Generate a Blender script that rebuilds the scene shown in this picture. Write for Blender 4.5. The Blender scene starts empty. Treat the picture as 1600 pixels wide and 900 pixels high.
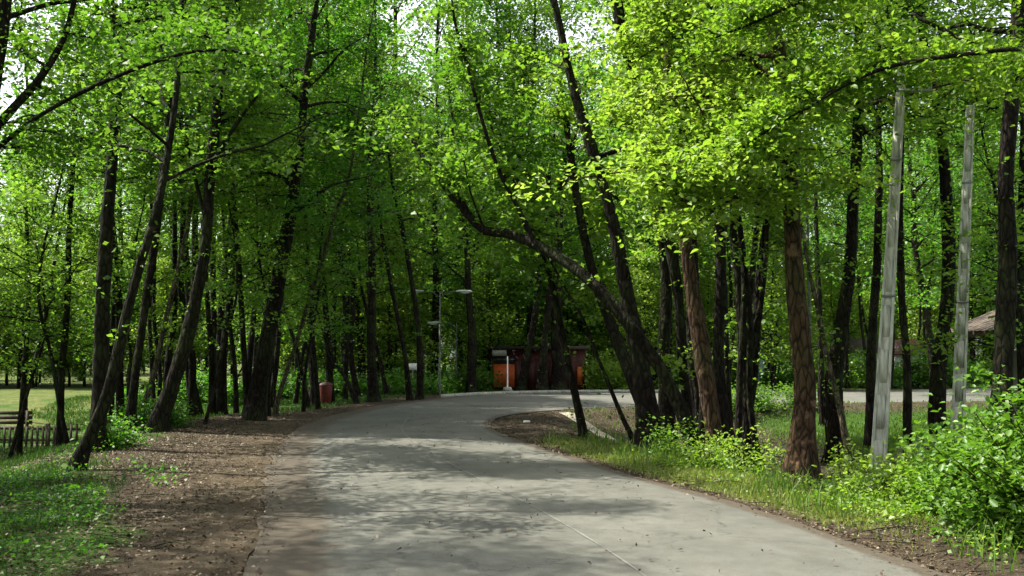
import bpy, math, random
import numpy as np
from mathutils import Vector

# ------------------------------------------------------------------ camera, world, sun, exposure
F = 1537.0                       # focal length in photo pixels (photo 1600 wide)
PITCH = math.atan(110 / F)
CAMZ = 1.6
sc = bpy.context.scene
cam_d = bpy.data.cameras.new("camera")
cam = bpy.data.objects.new("camera", cam_d)
sc.collection.objects.link(cam)
cam.location = (0, 0, CAMZ)
cam.rotation_euler = (math.pi / 2 + PITCH, 0, 0)
cam_d.sensor_width = 36
cam_d.lens = 36 * F / 1600
cam_d.clip_end = 3000
cam_d.clip_start = 0.1
sc.camera = cam

SUN_EL = math.radians(59)
SUN_AZ = math.radians(288)       # compass bearing from +Y clockwise: left and a little ahead
w = bpy.data.worlds.new("World")
sc.world = w
w.use_nodes = True
nt = w.node_tree
bg = nt.nodes["Background"]
sky = nt.nodes.new("ShaderNodeTexSky")
sky.sky_type = 'NISHITA'
sky.sun_disc = False
sky.sun_elevation = SUN_EL
sky.sun_rotation = SUN_AZ
sky.air_density = 1.0
sky.dust_density = 3.0
hs = nt.nodes.new("ShaderNodeHueSaturation")
hs.inputs["Saturation"].default_value = 0.3
nt.links.new(sky.outputs[0], hs.inputs["Color"])
nt.links.new(hs.outputs[0], bg.inputs["Color"])
bg.inputs["Strength"].default_value = 0.15
sd = bpy.data.lights.new("sun", 'SUN')
sd.energy = 5.0
sd.angle = math.radians(0.5)
sd.color = (1.0, 0.95, 0.84)
sun = bpy.data.objects.new("sun", sd)
sc.collection.objects.link(sun)
dvec = Vector((math.sin(SUN_AZ) * math.cos(SUN_EL), math.cos(SUN_AZ) * math.cos(SUN_EL), math.sin(SUN_EL)))
sun.rotation_euler = dvec.to_track_quat('Z', 'Y').to_euler()
sc.view_settings.view_transform = 'Standard'
sc.view_settings.look = 'None'
sc.view_settings.exposure = 1.42
sc.view_settings.gamma = 1.0
cy = sc.cycles
cy.max_bounces = 5
cy.diffuse_bounces = 4
cy.glossy_bounces = 1
cy.transmission_bounces = 4
cy.transparent_max_bounces = 2
cy.use_adaptive_sampling = True
cy.adaptive_threshold = 0.02
cy.use_denoising = True
cy.caustics_reflective = False
cy.caustics_refractive = False
sc.render.use_persistent_data = False

random.seed(7)
rng = np.random.default_rng(7)

# ------------------------------------------------------------------ helpers
def at(u, v, Y):
    """world point seen at photo pixel (u, v) at world depth Y"""
    xr = (u - 800) / F
    yu = (450 - v) / F
    d = np.array([xr, math.cos(PITCH) - yu * math.sin(PITCH), math.sin(PITCH) + yu * math.cos(PITCH)])
    return np.array([0, 0, CAMZ]) + d * (Y / d[1])

def smooth(a, b, x):
    t = np.clip((x - a) / (b - a), 0, 1)
    return t * t * (3 - 2 * t)

def catmull(pts, n_per=8):
    P = np.array(pts, float)
    if len(P) < 3:
        t = np.linspace(0, 1, n_per + 1)[:, None]
        return P[0] * (1 - t) + P[1] * t
    Q = np.vstack([2 * P[0] - P[1], P, 2 * P[-1] - P[-2]])
    out = []
    for i in range(1, len(Q) - 2):
        for t in np.linspace(0, 1, n_per, endpoint=False):
            a, b, c, d = Q[i - 1], Q[i], Q[i + 1], Q[i + 2]
            out.append(0.5 * ((2 * b) + (c - a) * t + (2 * a - 5 * b + 4 * c - d) * t * t + (3 * b - a - 3 * c + d) * t ** 3))
    out.append(P[-1])
    return np.array(out)

# road outline (metres), right edge and left/far edge
ROAD_R = catmull([(3.4, -14), (3.4, 0), (3.3, 6), (2.66, 10.2), (1.73, 13.3), (.57, 17.6), (-.13, 20.5), (-.52, 23.6), (-.35, 26.7), (.58, 29.4), (2.5, 31.6), (5, 33.3), (9, 34.6), (16, 36.5), (26, 40), (45, 50), (80, 66)], 6)
ROAD_L = catmull([(-1.4, -14), (-1.5, 0), (-1.8, 6), (-2.5, 10), (-3.2, 12.9), (-4.3, 18.5), (-5.0, 24), (-4.95, 29), (-4.2, 35), (-2.4, 41), (1.0, 45), (5.5, 46.3), (13, 47), (22, 51), (40, 62), (75, 80)], 6)
ROAD_POLY = np.vstack([ROAD_R, ROAD_L[::-1]])

def seg_dist(px, py, poly, closed=False):
    best = np.full(px.shape, 1e9)
    n = len(poly)
    for i in range(n if closed else n - 1):
        a = poly[i]; b = poly[(i + 1) % n]
        d = b - a
        L = (d * d).sum() + 1e-12
        t = np.clip(((px - a[0]) * d[0] + (py - a[1]) * d[1]) / L, 0, 1)
        best = np.minimum(best, (px - a[0] - t * d[0]) ** 2 + (py - a[1] - t * d[1]) ** 2)
    return np.sqrt(best)

def inside(px, py, poly):
    c = np.zeros(px.shape, bool)
    n = len(poly)
    j = n - 1
    for i in range(n):
        xi, yi = poly[i]; xj, yj = poly[j]
        cond = ((yi > py) != (yj > py)) & (px < (xj - xi) * (py - yi) / (yj - yi + 1e-12) + xi)
        c ^= cond
        j = i
    return c

def road_sd(px, py):
    d = seg_dist(px, py, ROAD_POLY[::2], True)
    return np.where(inside(px, py, ROAD_POLY), -d, d)

def side_info(px, py):
    """distance to road, and 1 where the point lies on the left / far side"""
    dl = seg_dist(px, py, ROAD_L[::2]); dr = seg_dist(px, py, ROAD_R[::2])
    return dl, dr, (dl < dr)

def vnoise(x, y, s, seed=0):
    r = np.random.default_rng(seed)
    out = np.zeros_like(x, float)
    for k in range(5):
        a = r.uniform(0, 2 * math.pi); f = s * r.uniform(.6, 1.7); p = r.uniform(0, 6.28)
        out += np.sin((x * math.cos(a) + y * math.sin(a)) * f + p + 1.3 * np.sin((x * math.sin(a) - y * math.cos(a)) * f * .7 + p))
    return out / 5

def height(x, y):
    x = np.asarray(x, float); y = np.asarray(y, float)
    shp = x.shape
    x = np.atleast_1d(x).ravel(); y = np.atleast_1d(y).ravel()
    d = road_sd(x, y)
    dl, dr, left = side_info(x, y)
    nz = vnoise(x, y, .5, 3) * .12 + vnoise(x, y, 1.9, 5) * .035
    hl = -0.85 * smooth(2.6, 7.5, d) * (1 - smooth(30, 42, y))
    hr = -0.62 * smooth(1.3, 4.6, d)
    bump = .06 * smooth(.2, .9, d) * (1 - smooth(1.2, 2.6, d))
    h = np.where(left, hl, hr + bump) + nz * smooth(.25, 2.5, d)
    h = h - .012 * smooth(-.5, -.15, -d)
    h = np.where(d < -.12, -.05, h)
    h = h + 1.0 * smooth(120, 400, np.hypot(x, y)) 
    return h.reshape(shp) if shp else float(h[0])

def ground_at(u, v):
    lo = None
    for Y in np.arange(4, 90, .25):
        p = at(u, v, Y)
        if p[2] <= height(p[0], p[1]):
            return p
    return at(u, v, 90)

# ---- materials
def mat(name):
    m = bpy.data.materials.new(name); m.use_nodes = True
    n = m.node_tree.nodes; n.clear()
    return m, n, m.node_tree.links

def N(nodes, t, **kw):
    x = nodes.new(t)
    for k, v in kw.items():
        setattr(x, k, v)
    return x

def ramp(nodes, stops, interp='LINEAR'):
    r = nodes.new("ShaderNodeValToRGB")
    r.color_ramp.interpolation = interp
    e = r.color_ramp.elements
    while len(e) < len(stops): e.new(.5)
    for el, (p, c) in zip(e, stops):
        el.position = p; el.color = (*c, 1)
    return r

def leaf_mat(name, stops, trans=0.52, tcol=(1.75, 1.82, .95), gloss=.03):
    m, n, L = mat(name)
    out = N(n, "ShaderNodeOutputMaterial")
    a = N(n, "ShaderNodeAttribute"); a.attribute_name = "tint"
    oi = N(n, "ShaderNodeObjectInfo")
    ad = N(n, "ShaderNodeMath", operation='MULTIPLY_ADD'); ad.inputs[1].default_value = .25
    L.new(oi.outputs["Random"], ad.inputs[0]); 
    m2 = N(n, "ShaderNodeMath", operation='MULTIPLY'); m2.inputs[1].default_value = .75
    L.new(a.outputs["Fac"], m2.inputs[0]); L.new(m2.outputs[0], ad.inputs[2])
    r = ramp(n, stops); L.new(ad.outputs[0], r.inputs[0])
    mul = N(n, "ShaderNodeMix", data_type='RGBA', blend_type='MULTIPLY'); mul.inputs[0].default_value = 1
    L.new(r.outputs[0], mul.inputs[6]); mul.inputs[7].default_value = (*tcol, 1)
    df = N(n, "ShaderNodeBsdfDiffuse"); tr = N(n, "ShaderNodeBsdfTranslucent")
    L.new(r.outputs[0], df.inputs[0]); L.new(mul.outputs[2], tr.inputs[0])
    mx = N(n, "ShaderNodeMixShader"); mx.inputs[0].default_value = trans
    L.new(df.outputs[0], mx.inputs[1]); L.new(tr.outputs[0], mx.inputs[2])
    gl = N(n, "ShaderNodeBsdfGlossy"); gl.inputs["Roughness"].default_value = .5; gl.inputs[0].default_value = (.9, .95, .85, 1)
    mg = N(n, "ShaderNodeMixShader"); mg.inputs[0].default_value = gloss
    L.new(mx.outputs[0], mg.inputs[1]); L.new(gl.outputs[0], mg.inputs[2])
    L.new(mg.outputs[0], out.inputs[0])
    return m

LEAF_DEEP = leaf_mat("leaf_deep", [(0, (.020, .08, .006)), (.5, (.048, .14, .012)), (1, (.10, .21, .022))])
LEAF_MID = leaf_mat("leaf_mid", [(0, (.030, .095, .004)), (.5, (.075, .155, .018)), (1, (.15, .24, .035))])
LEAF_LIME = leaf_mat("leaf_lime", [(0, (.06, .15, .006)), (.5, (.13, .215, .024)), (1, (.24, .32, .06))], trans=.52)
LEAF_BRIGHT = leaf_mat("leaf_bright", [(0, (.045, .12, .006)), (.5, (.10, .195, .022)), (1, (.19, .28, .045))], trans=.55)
LEAF_SHRUB = leaf_mat("leaf_shrub", [(0, (.03, .09, .008)), (.5, (.085, .18, .014)), (1, (.20, .32, .03))], trans=.4)
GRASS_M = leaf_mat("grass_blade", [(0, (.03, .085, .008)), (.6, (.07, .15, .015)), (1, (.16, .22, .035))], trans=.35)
GRASSDEEP_M = leaf_mat("shade_tinted_grass", [(0, (.012, .04, .004)), (.6, (.03, .08, .008)), (1, (.09, .14, .02))], trans=.3)  # darker copy of the blade green, the left bank's shade put into its colour
DRYGRASS_M = leaf_mat("dry_grass", [(0, (.06, .11, .012)), (.5, (.15, .20, .035)), (1, (.30, .31, .10))], trans=.3)
LITTER_M = leaf_mat("leaf_litter", [(0, (.035, .022, .014)), (.5, (.10, .07, .045)), (.9, (.20, .15, .10)), (1, (.4, .36, .30))], trans=.12, tcol=(1, 1, 1), gloss=.03)

def bark_mat(name, dark, light, moss=0.0, scale=1.0):
    m, n, L = mat(name)
    out = N(n, "ShaderNodeOutputMaterial"); b = N(n, "ShaderNodeBsdfPrincipled")
    tc = N(n, "ShaderNodeTexCoord"); mp = N(n, "ShaderNodeMapping"); mp.inputs["Scale"].default_value = (9 * scale, 9 * scale, 2.6 * scale)
    L.new(tc.outputs["Object"], mp.inputs[0])
    nz = N(n, "ShaderNodeTexNoise"); nz.inputs["Scale"].default_value = 1.6; nz.inputs["Detail"].default_value = 6; nz.inputs["Roughness"].default_value = .7
    L.new(mp.outputs[0], nz.inputs["Vector"])
    vo = N(n, "ShaderNodeTexVoronoi", feature='DISTANCE_TO_EDGE'); vo.inputs["Scale"].default_value = 1.4
    L.new(mp.outputs[0], vo.inputs["Vector"])
    r = ramp(n, [(.3, dark), (.7, light)]); L.new(nz.outputs[0], r.inputs[0])
    big = N(n, "ShaderNodeTexNoise"); big.inputs["Scale"].default_value = 1.3; big.inputs["Detail"].default_value = 4
    L.new(tc.outputs["Object"], big.inputs["Vector"])
    rb = ramp(n, [(.45, (0, 0, 0)), (.62, (moss, moss, moss))]); L.new(big.outputs[0], rb.inputs[0])
    mx = N(n, "ShaderNodeMix", data_type='RGBA'); mx.inputs[7].default_value = (.045, .065, .02, 1)
    L.new(rb.outputs[0], mx.inputs[0]); L.new(r.outputs[0], mx.inputs[6])
    rid = ramp(n, [(.0, (.28, .28, .28)), (.16, (1.25, 1.22, 1.15))]); L.new(vo.outputs["Distance"], rid.inputs[0])
    mr = N(n, "ShaderNodeMix", data_type='RGBA', blend_type='MULTIPLY'); mr.inputs[0].default_value = 1
    L.new(mx.outputs[2], mr.inputs[6]); L.new(rid.outputs[0], mr.inputs[7])
    lic = N(n, "ShaderNodeTexNoise"); lic.inputs["Scale"].default_value = 5; lic.inputs["Detail"].default_value = 5; L.new(tc.outputs["Object"], lic.inputs["Vector"])
    rl = ramp(n, [(.62, (0, 0, 0)), (.68, (.55, .55, .55))]); L.new(lic.outputs[0], rl.inputs[0])
    ml = N(n, "ShaderNodeMix", data_type='RGBA'); L.new(rl.outputs[0], ml.inputs[0]); L.new(mr.outputs[2], ml.inputs[6]); ml.inputs[7].default_value = (*[min(1, c * 2.2 + .01) for c in light], 1)
    cr = N(n, "ShaderNodeMath", operation='MULTIPLY'); L.new(vo.outputs["Distance"], cr.inputs[0]); cr.inputs[1].default_value = 1.5
    ad = N(n, "ShaderNodeMath", operation='ADD'); L.new(cr.outputs[0], ad.inputs[0]); L.new(nz.outputs[0], ad.inputs[1])
    bp = N(n, "ShaderNodeBump"); bp.inputs["Strength"].default_value = 1; bp.inputs["Distance"].default_value = .06
    L.new(ad.outputs[0], bp.inputs["Height"]); L.new(bp.outputs[0], b.inputs["Normal"])
    L.new(ml.outputs[2], b.inputs["Base Color"]); b.inputs["Roughness"].default_value = .95
    b.inputs["Specular IOR Level"].default_value = .15
    L.new(b.outputs[0], out.inputs[0])
    return m
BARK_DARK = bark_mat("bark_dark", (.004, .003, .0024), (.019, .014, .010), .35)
BARK_BROWN = bark_mat("bark_brown", (.010, .006, .004), (.095, .056, .032), .3)
BARK_PALE = bark_mat("bark_pale", (.02, .016, .011), (.13, .11, .075), .5)

def plain(name, col, rough=.7, nscale=6, var=.25, bump=.1, metal=0, stretch=(1, 1, 1)):
    m, n, L = mat(name)
    out = N(n, "ShaderNodeOutputMaterial"); b = N(n, "ShaderNodeBsdfPrincipled")
    tc = N(n, "ShaderNodeTexCoord"); mp = N(n, "ShaderNodeMapping"); mp.inputs["Scale"].default_value = stretch
    L.new(tc.outputs["Object"], mp.inputs[0])
    nz = N(n, "ShaderNodeTexNoise"); nz.inputs["Scale"].default_value = nscale; nz.inputs["Detail"].default_value = 5
    L.new(mp.outputs[0], nz.inputs["Vector"])
    c = np.array(col)
    r = ramp(n, [(.3, tuple(c * (1 - var))), (.7, tuple(np.minimum(c * (1 + var), 1)))]); L.new(nz.outputs[0], r.inputs[0])
    L.new(r.outputs[0], b.inputs["Base Color"])
    bp = N(n, "ShaderNodeBump"); bp.inputs["Strength"].default_value = bump; bp.inputs["Distance"].default_value = .02
    L.new(nz.outputs[0], bp.inputs["Height"]); L.new(bp.outputs[0], b.inputs["Normal"])
    b.inputs["Roughness"].default_value = rough; b.inputs["Metallic"].default_value = metal
    L.new(b.outputs[0], out.inputs[0])
    return m
CONCRETE = plain("pole_concrete", (.33, .33, .27), .85, 9, .4, .3, stretch=(3, 3, .5))
HOLE = plain("shadowed_recess", (.05, .045, .04), .9)
LAMPPOST = plain("weathered_lamp_metal", (.055, .065, .048), .6, 12, .2, .05)
GALV = plain("galvanised_metal", (.16, .17, .15), .5, 12, .15, .05, .3)
LAMPWHITE = plain("lamp_cover", (.36, .39, .34), .4, 4, .08, 0)
ORANGE = plain("orange_paint", (.55, .10, .018), .6, 5, .22, .1)
DARKRED = plain("dark_red_paint", (.06, .010, .006), .6, 5, .3, .1)
WHITEP = plain("white_paint", (.74, .73, .68), .7, 5, .12, .05)
WOOD_DARK = plain("dark_timber", (.045, .032, .022), .85, 14, .4, .3)
WOOD_GREEN = plain("green_painted_timber", (.04, .07, .035), .75, 10, .3, .2)
SHINGLE = plain("weathered_shingle", (.075, .055, .038), .9, 16, .45, .6, stretch=(1, 1, 3))
REDBIN = plain("red_enamel", (.13, .015, .01), .6, 6, .25, .05)
GLASS = plain("dark_window_glass", (.03, .04, .04), .12, 3, .2, 0)
STONE = plain("mossy_stone", (.15, .14, .10), .9, 3, .5, .6)
BLUEP = plain("pale_blue_paint", (.35, .48, .55), .7, 5, .12, .05)

# ---- mesh building
C = sc.collection
def mesh_np(name, verts, faces, mats, tint=None, midx=None, smooth_shade=False):
    """verts Nx3, faces list of arrays with equal width (quads or tris) or one array"""
    me = bpy.data.meshes.new(name)
    verts = np.asarray(verts, np.float32)
    if isinstance(faces, np.ndarray): faces = [faces]
    faces = [np.asarray(f, np.int32) for f in faces if len(f)]
    me.vertices.add(len(verts)); me.vertices.foreach_set("co", verts.ravel())
    nl = sum(f.size for f in faces); nf = sum(len(f) for f in faces)
    me.loops.add(nl); me.polygons.add(nf)
    me.loops.foreach_set("vertex_index", np.concatenate([f.ravel() for f in faces]))
    tot = np.concatenate([np.full(len(f), f.shape[1], np.int32) for f in faces])
    st = np.concatenate([[0], np.cumsum(tot)[:-1]]).astype(np.int32)
    me.polygons.foreach_set("loop_start", st)
    for m in (mats if isinstance(mats, (list, tuple)) else [mats]): me.materials.append(m)
    if midx is not None: me.polygons.foreach_set("material_index", np.asarray(midx, np.int32))
    if smooth_shade is not False:
        s = np.ones(nf, bool) if smooth_shade is True else np.asarray(smooth_shade, bool)
        me.polygons.foreach_set("use_smooth", s)
    if tint is not None:
        a = me.attributes.new("tint", 'FLOAT', 'FACE'); a.data.foreach_set("value", np.asarray(tint, np.float32))
    me.update(calc_edges=True)
    return me

def link(name, me, parent=None, loc=(0, 0, 0)):
    o = bpy.data.objects.new(name, me); C.objects.link(o)
    o.location = loc
    if parent is not None: o.parent = parent
    return o

def tag(o, label=None, cat=None, group=None, kind=None):
    if label: o["label"] = label
    if cat: o["category"] = cat
    if group: o["group"] = group
    if kind: o["kind"] = kind
    return o

def thing(name, label, cat, loc, group=None):
    o = bpy.data.objects.new(name, None); C.objects.link(o)
    o.location = tuple(float(a) for a in loc)
    o.empty_display_size = .2
    return tag(o, label, cat, group)

class MB:
    """collects quads for one mesh"""
    def __init__(s): s.v = []; s.f = []; s.n = 0
    def add(s, v, f):
        s.v.append(np.asarray(v, float)); s.f.append(np.asarray(f, int) + s.n); s.n += len(v)
    def tube(s, pts, rad, sides=9, noise=0.0, seed=0, cap=True, flare=0):
        P = np.asarray(pts, float); n = len(P)
        T = np.gradient(P, axis=0); T /= np.linalg.norm(T, axis=1)[:, None] + 1e-9
        ref = np.array([0, 1, 0.]) if abs(T[:, 1]).max() < .9 else np.array([.6, .1, .79])
        A = np.cross(T, ref); A /= np.linalg.norm(A, axis=1)[:, None] + 1e-9
        B = np.cross(T, A)
        th = np.linspace(0, 2 * math.pi, sides, endpoint=False)
        R = np.asarray(rad, float)[:, None] * np.ones((1, sides))
        if noise:
            r = np.random.default_rng(seed)
            ph = r.uniform(0, 6.28, 4); z = np.arange(n)[:, None]
            R *= 1 + noise * (.5 * np.sin(2 * th + ph[0] + z * .23) + .35 * np.sin(3 * th + ph[1] - z * .31) + .3 * np.sin(5 * th + ph[2] + z * .11)) + noise * .4 * r.standard_normal((n, sides))
        if flare:
            r = np.random.default_rng(seed + 1)
            k = np.exp(-np.arange(n) * np.linalg.norm(P[2] - P[1]) / .33)[:, None]
            R *= 1 + flare * k * (1 + .55 * np.sin(4 * th + r.uniform(0, 6)) + .3 * np.sin(7 * th + r.uniform(0, 6)))
        V = P[:, None] + R[..., None] * (np.cos(th)[None, :, None] * A[:, None] + np.sin(th)[None, :, None] * B[:, None])
        i = np.arange(n - 1)[:, None] * sides; j = np.arange(sides)[None]
        j2 = (j + 1) % sides
        Fq = np.stack([i + j, i + j2, i + sides + j2, i + sides + j], -1).reshape(-1, 4)
        s.add(V.reshape(-1, 3), Fq)
        if cap:
            c = np.arange(1, sides // 2)
            for base in ((n - 1) * sides, 0):
                q = [[base, base + a, base + a + 1, base + a + 2] for a in range(1, sides - 2, 2)]
                if q: s.f.append(np.array(q) + s.n - n * sides)
    def box(s, c, size, rot=0.0, taper=1.0, axes=None):
        x, y, z = np.array(size) / 2
        v = np.array([[sx * x * (taper if sz > 0 else 1), sy * y * (taper if sz > 0 else 1), sz * z] for sz in (-1, 1) for sx, sy in ((-1, -1), (1, -1), (1, 1), (-1, 1))])
        if rot:
            cr, sr = math.cos(rot), math.sin(rot)
            v = v @ np.array([[cr, sr, 0], [-sr, cr, 0], [0, 0, 1]])
        s.add(v + np.array(c), [[3, 2, 1, 0], [4, 5, 6, 7], [0, 1, 5, 4], [1, 2, 6, 5], [2, 3, 7, 6], [3, 0, 4, 7]])
    def mesh(s, name, mats, smooth_shade=False, off=(0, 0, 0)):
        return mesh_np(name, np.vstack(s.v) - np.array(off), np.vstack(s.f), mats, smooth_shade=smooth_shade)
    def build(s, name, m, parent=None, off=(0, 0, 0), smooth_shade=False, loc=(0, 0, 0)):
        return link(name, s.mesh(name, m, smooth_shade, off), parent, loc)

def bevel(o, w_=.01, seg=2):
    b = o.modifiers.new("bevel", 'BEVEL'); b.width = w_; b.segments = seg; b.limit_method = 'ANGLE'
    return o

def leaves_geo(Cn, Nn, size, r, fancy=False, aspect=.68):
    """leaf faces centred at Cn with normals Nn. returns verts, quads"""
    n = len(Cn)
    Nn = Nn / (np.linalg.norm(Nn, axis=1)[:, None] + 1e-9)
    t = r.standard_normal((n, 3)); t -= (t * Nn).sum(1)[:, None] * Nn
    t /= np.linalg.norm(t, axis=1)[:, None] + 1e-9
    b = np.cross(Nn, t)
    L = size[:, None]; W = L * aspect
    if not fancy:
        V = np.stack([Cn - t * L * .5, Cn + b * W * .5 + Nn * W * .14 - t * L * .06, Cn + t * L * .5 - Nn * L * .1, Cn - b * W * .5 + Nn * W * .14 - t * L * .06], 1)
        Fq = np.arange(n * 4).reshape(n, 4)
        return V.reshape(-1, 3), Fq, 1
    up = Nn * W * .22
    V = np.stack([Cn - t * L * .5, Cn - t * L * .22 + b * W * .46 + up * .8, Cn + t * L * .18 + b * W * .38 + up * .6,
                  Cn + t * L * .55 - Nn * L * .12, Cn + t * L * .18 - b * W * .38 + up * .6, Cn - t * L * .22 - b * W * .46 + up * .8], 1)
    k = np.arange(n)[:, None] * 6
    Fq = np.concatenate([k + np.array([[0, 1, 2, 3]]), k + np.array([[0, 3, 4, 5]])], 1).reshape(-1, 4)
    return V.reshape(-1, 3), Fq, 2

def clumps(centers, radii, per, r, flat=.4, leaf=.1, tilt=.55, rise=None):
    """scatter leaves in flattened sprays"""
    m = len(centers)
    idx = np.repeat(np.arange(m), per)
    n = len(idx)
    g = r.standard_normal((n, 3)) * .5
    rad = radii[idx][:, None]
    # each spray has its own tilt
    sl = r.uniform(-.35, .35, (m, 2))[idx]
    g[:, 2] = g[:, 2] * flat + g[:, 0] * sl[:, 0] + g[:, 1] * sl[:, 1] - .25 * (g[:, 0] ** 2 + g[:, 1] ** 2)
    P = centers[idx] + g * rad
    Nn = np.zeros((n, 3)); Nn[:, 2] = 1
    Nn += r.standard_normal((n, 3)) * tilt
    size = leaf * np.clip(r.lognormal(-.08, .3, n), .4, 1.55)
    ct = r.uniform(0, 1, m)[idx]
    tint = np.clip(.5 * ct + .5 * r.uniform(0, 1, n), 0, 1)
    return P, Nn, size, tint

def grow_crown(axis, rad_axis, z0, n_limb, limb_len, r, leaf=.1, per=70, clump_r=.6, cl_per=6, up=(.15, .7), shape='forest', flat=.4, tilt=.55, sides=5, ztop=None, bias=None, fancy=False):
    """limbs along the axis polyline above height z0 with leaf sprays. returns MB of wood, leaf arrays"""
    A = np.asarray(axis); H1 = A[:, 2].max()
    cand = np.where(A[:, 2] >= z0)[0]
    if len(cand) < 2: cand = np.arange(len(A) - 2, len(A))
    wood = MB(); cs = []; cr = []
    az0 = r.uniform(0, 6.28)
    for k in range(n_limb):
        f = (k + r.uniform(0, 1)) / n_limb
        pos = cand[0] + f * (len(A) - 1 - cand[0])
        i = int(min(pos, len(A) - 2)); t = pos - i
        p = A[i] * (1 - t) + A[i + 1] * t
        R = rad_axis[i]
        az = az0 + k * 2.4 + r.uniform(-.5, .5)
        if bias is not None and r.uniform() < bias[1]:
            az = bias[0] + r.uniform(-.9, .9)
        prof = (1.0 - .75 * f ** 1.6) if shape == 'forest' else (math.sin(math.pi * min(1, .2 + f * .8)) ** .6)
        L = limb_len * prof * r.uniform(.65, 1.2)
        el = r.uniform(*up) + .5 * f
        d = np.array([math.cos(az) * math.cos(el), math.sin(az) * math.cos(el), math.sin(el)])
        n = 7
        pts = [p.copy()]; cur = p.copy(); dd = d.copy()
        for s_ in range(n - 1):
            dd = dd + r.standard_normal(3) * .13 + np.array([0, 0, -.05]); dd /= np.linalg.norm(dd)
            cur = cur + dd * L / (n - 1); pts.append(cur.copy())
        pts = np.array(pts)
        r0 = min(R * .5, .018 + L * .014)
        wood.tube(pts, np.linspace(r0, .006, n), sides, cap=False)
        for c_ in range(cl_per):
            q = r.uniform(.22, 1.05) ** .8
            a = min(q, 1) * (n - 1); ii = int(min(a, n - 2)); tt = a - ii
            c = pts[ii] * (1 - tt) + pts[ii + 1] * tt
            off = r.standard_normal(3) * np.array([1, 1, .35]) * L * .2
            c2 = c + off
            wood.tube(np.array([c, (c + c2) / 2 + r.standard_normal(3) * .05, c2]), np.array([.012, .008, .004]) * (1 + L * .12), 3, cap=False)
            cs.append(c2); cr.append(clump_r * r.uniform(.6, 1.3))
    cs = np.array(cs); cr = np.array(cr)
    P, Nn, S, T = clumps(cs, cr, per, r, flat, leaf, tilt)
    V, Fq, k = leaves_geo(P, Nn, S, r, fancy)
    return wood, V, Fq, np.repeat(T, k)

def crown_mesh(name, wood, V, Fq, T, leafm, barkm, off=(0, 0, 0)):
    if wood is not None and wood.n:
        wv = np.vstack(wood.v); wf = np.vstack(wood.f)
        VV = np.vstack([V, wv]); FF = np.vstack([Fq, wf + len(V)])
        mi = np.concatenate([np.zeros(len(Fq), int), np.ones(len(wf), int)])
        TT = np.concatenate([T, np.zeros(len(wf))])
    else:
        VV, FF, mi, TT = V, Fq, np.zeros(len(Fq), int), T
    return mesh_np(name, VV - np.array(off), FF, [leafm, barkm], TT, mi)

# ------------------------------------------------------------------ ground, road
def axis_coords(lo, hi, fine_lo, fine_hi, step, grow=1.16):
    a = list(np.arange(fine_lo, fine_hi + 1e-6, step))
    s = step; x = fine_hi
    while x < hi: s *= grow; x += s; a.append(x)
    s = step; x = fine_lo
    while x > lo: s *= grow; x -= s; a.insert(0, x)
    return np.array(a)
gx = axis_coords(-900, 900, -16, 18, .28); gy = axis_coords(-300, 1500, 1, 50, .28)
GX, GY = np.meshgrid(gx, gy)
GZ = height(GX, GY)
nx, ny = len(gx), len(gy)
ii, jj = np.meshgrid(np.arange(nx - 1), np.arange(ny - 1))
q = (jj * nx + ii).ravel()
gf = np.stack([q, q + 1, q + nx + 1, q + nx], 1)
gm, n_, L_ = mat("forest_floor")
out = N(n_, "ShaderNodeOutputMaterial"); b_ = N(n_, "ShaderNodeBsdfPrincipled")
tc = N(n_, "ShaderNodeTexCoord")
def noise(sc_, det=6, rough=.6, dist=0):
    z = N(n_, "ShaderNodeTexNoise"); z.inputs["Scale"].default_value = sc_; z.inputs["Detail"].default_value = det; z.inputs["Roughness"].default_value = rough
    z.inputs["Distortion"].default_value = dist
    L_.new(tc.outputs["Object"], z.inputs["Vector"]); return z
def mixc(f, a, b):
    x = N(n_, "ShaderNodeMix", data_type='RGBA')
    L_.new(f, x.inputs[0])
    L_.new(a, x.inputs[6]); L_.new(b, x.inputs[7]); return x.outputs[2]
n1 = noise(7, 8, .7); n2 = noise(1.1, 6, .65); n3 = noise(40, 4, .7); n4 = noise(.7, 6, .7, .5)
dirt = ramp(n_, [(.25, (.022, .016, .010)), (.5, (.052, .040, .026)), (.75, (.11, .09, .062))]); L_.new(n1.outputs[0], dirt.inputs[0])
sand = ramp(n_, [(.3, (.05, .036, .022)), (.6, (.10, .078, .052)), (.8, (.17, .14, .10))]); L_.new(n2.outputs[0], sand.inputs[0])
grs = ramp(n_, [(.3, (.02, .045, .008)), (.55, (.04, .085, .012)), (.8, (.085, .13, .025))]); L_.new(n3.outputs[0], grs.inputs[0])
dry = ramp(n_, [(.3, (.045, .06, .014)), (.6, (.12, .13, .04)), (.85, (.24, .22, .11))]); L_.new(n1.outputs[0], dry.inputs[0])
def attr(nm):
    a = N(n_, "ShaderNodeAttribute"); a.attribute_name = nm; return a
def sharpen(a, nz, k=3.0, amp=.9):
    # edge = clamp((a + (noise-.5)*amp - .5)*k + .5)
    s1 = N(n_, "ShaderNodeMath", operation='MULTIPLY_ADD'); L_.new(nz.outputs[0], s1.inputs[0]); s1.inputs[1].default_value = amp; s1.inputs[2].default_value = -.5 * amp - .5
    s2 = N(n_, "ShaderNodeMath", operation='ADD'); L_.new(s1.outputs[0], s2.inputs[0]); L_.new(a.outputs["Fac"], s2.inputs[1])
    s3 = N(n_, "ShaderNodeMath", operation='MULTIPLY_ADD', use_clamp=True); L_.new(s2.outputs[0], s3.inputs[0]); s3.inputs[1].default_value = k; s3.inputs[2].default_value = .5
    return s3.outputs[0]
c1 = mixc(sharpen(attr("sandy"), n4, 3, 1.1), dirt.outputs[0], sand.outputs[0])
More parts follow.
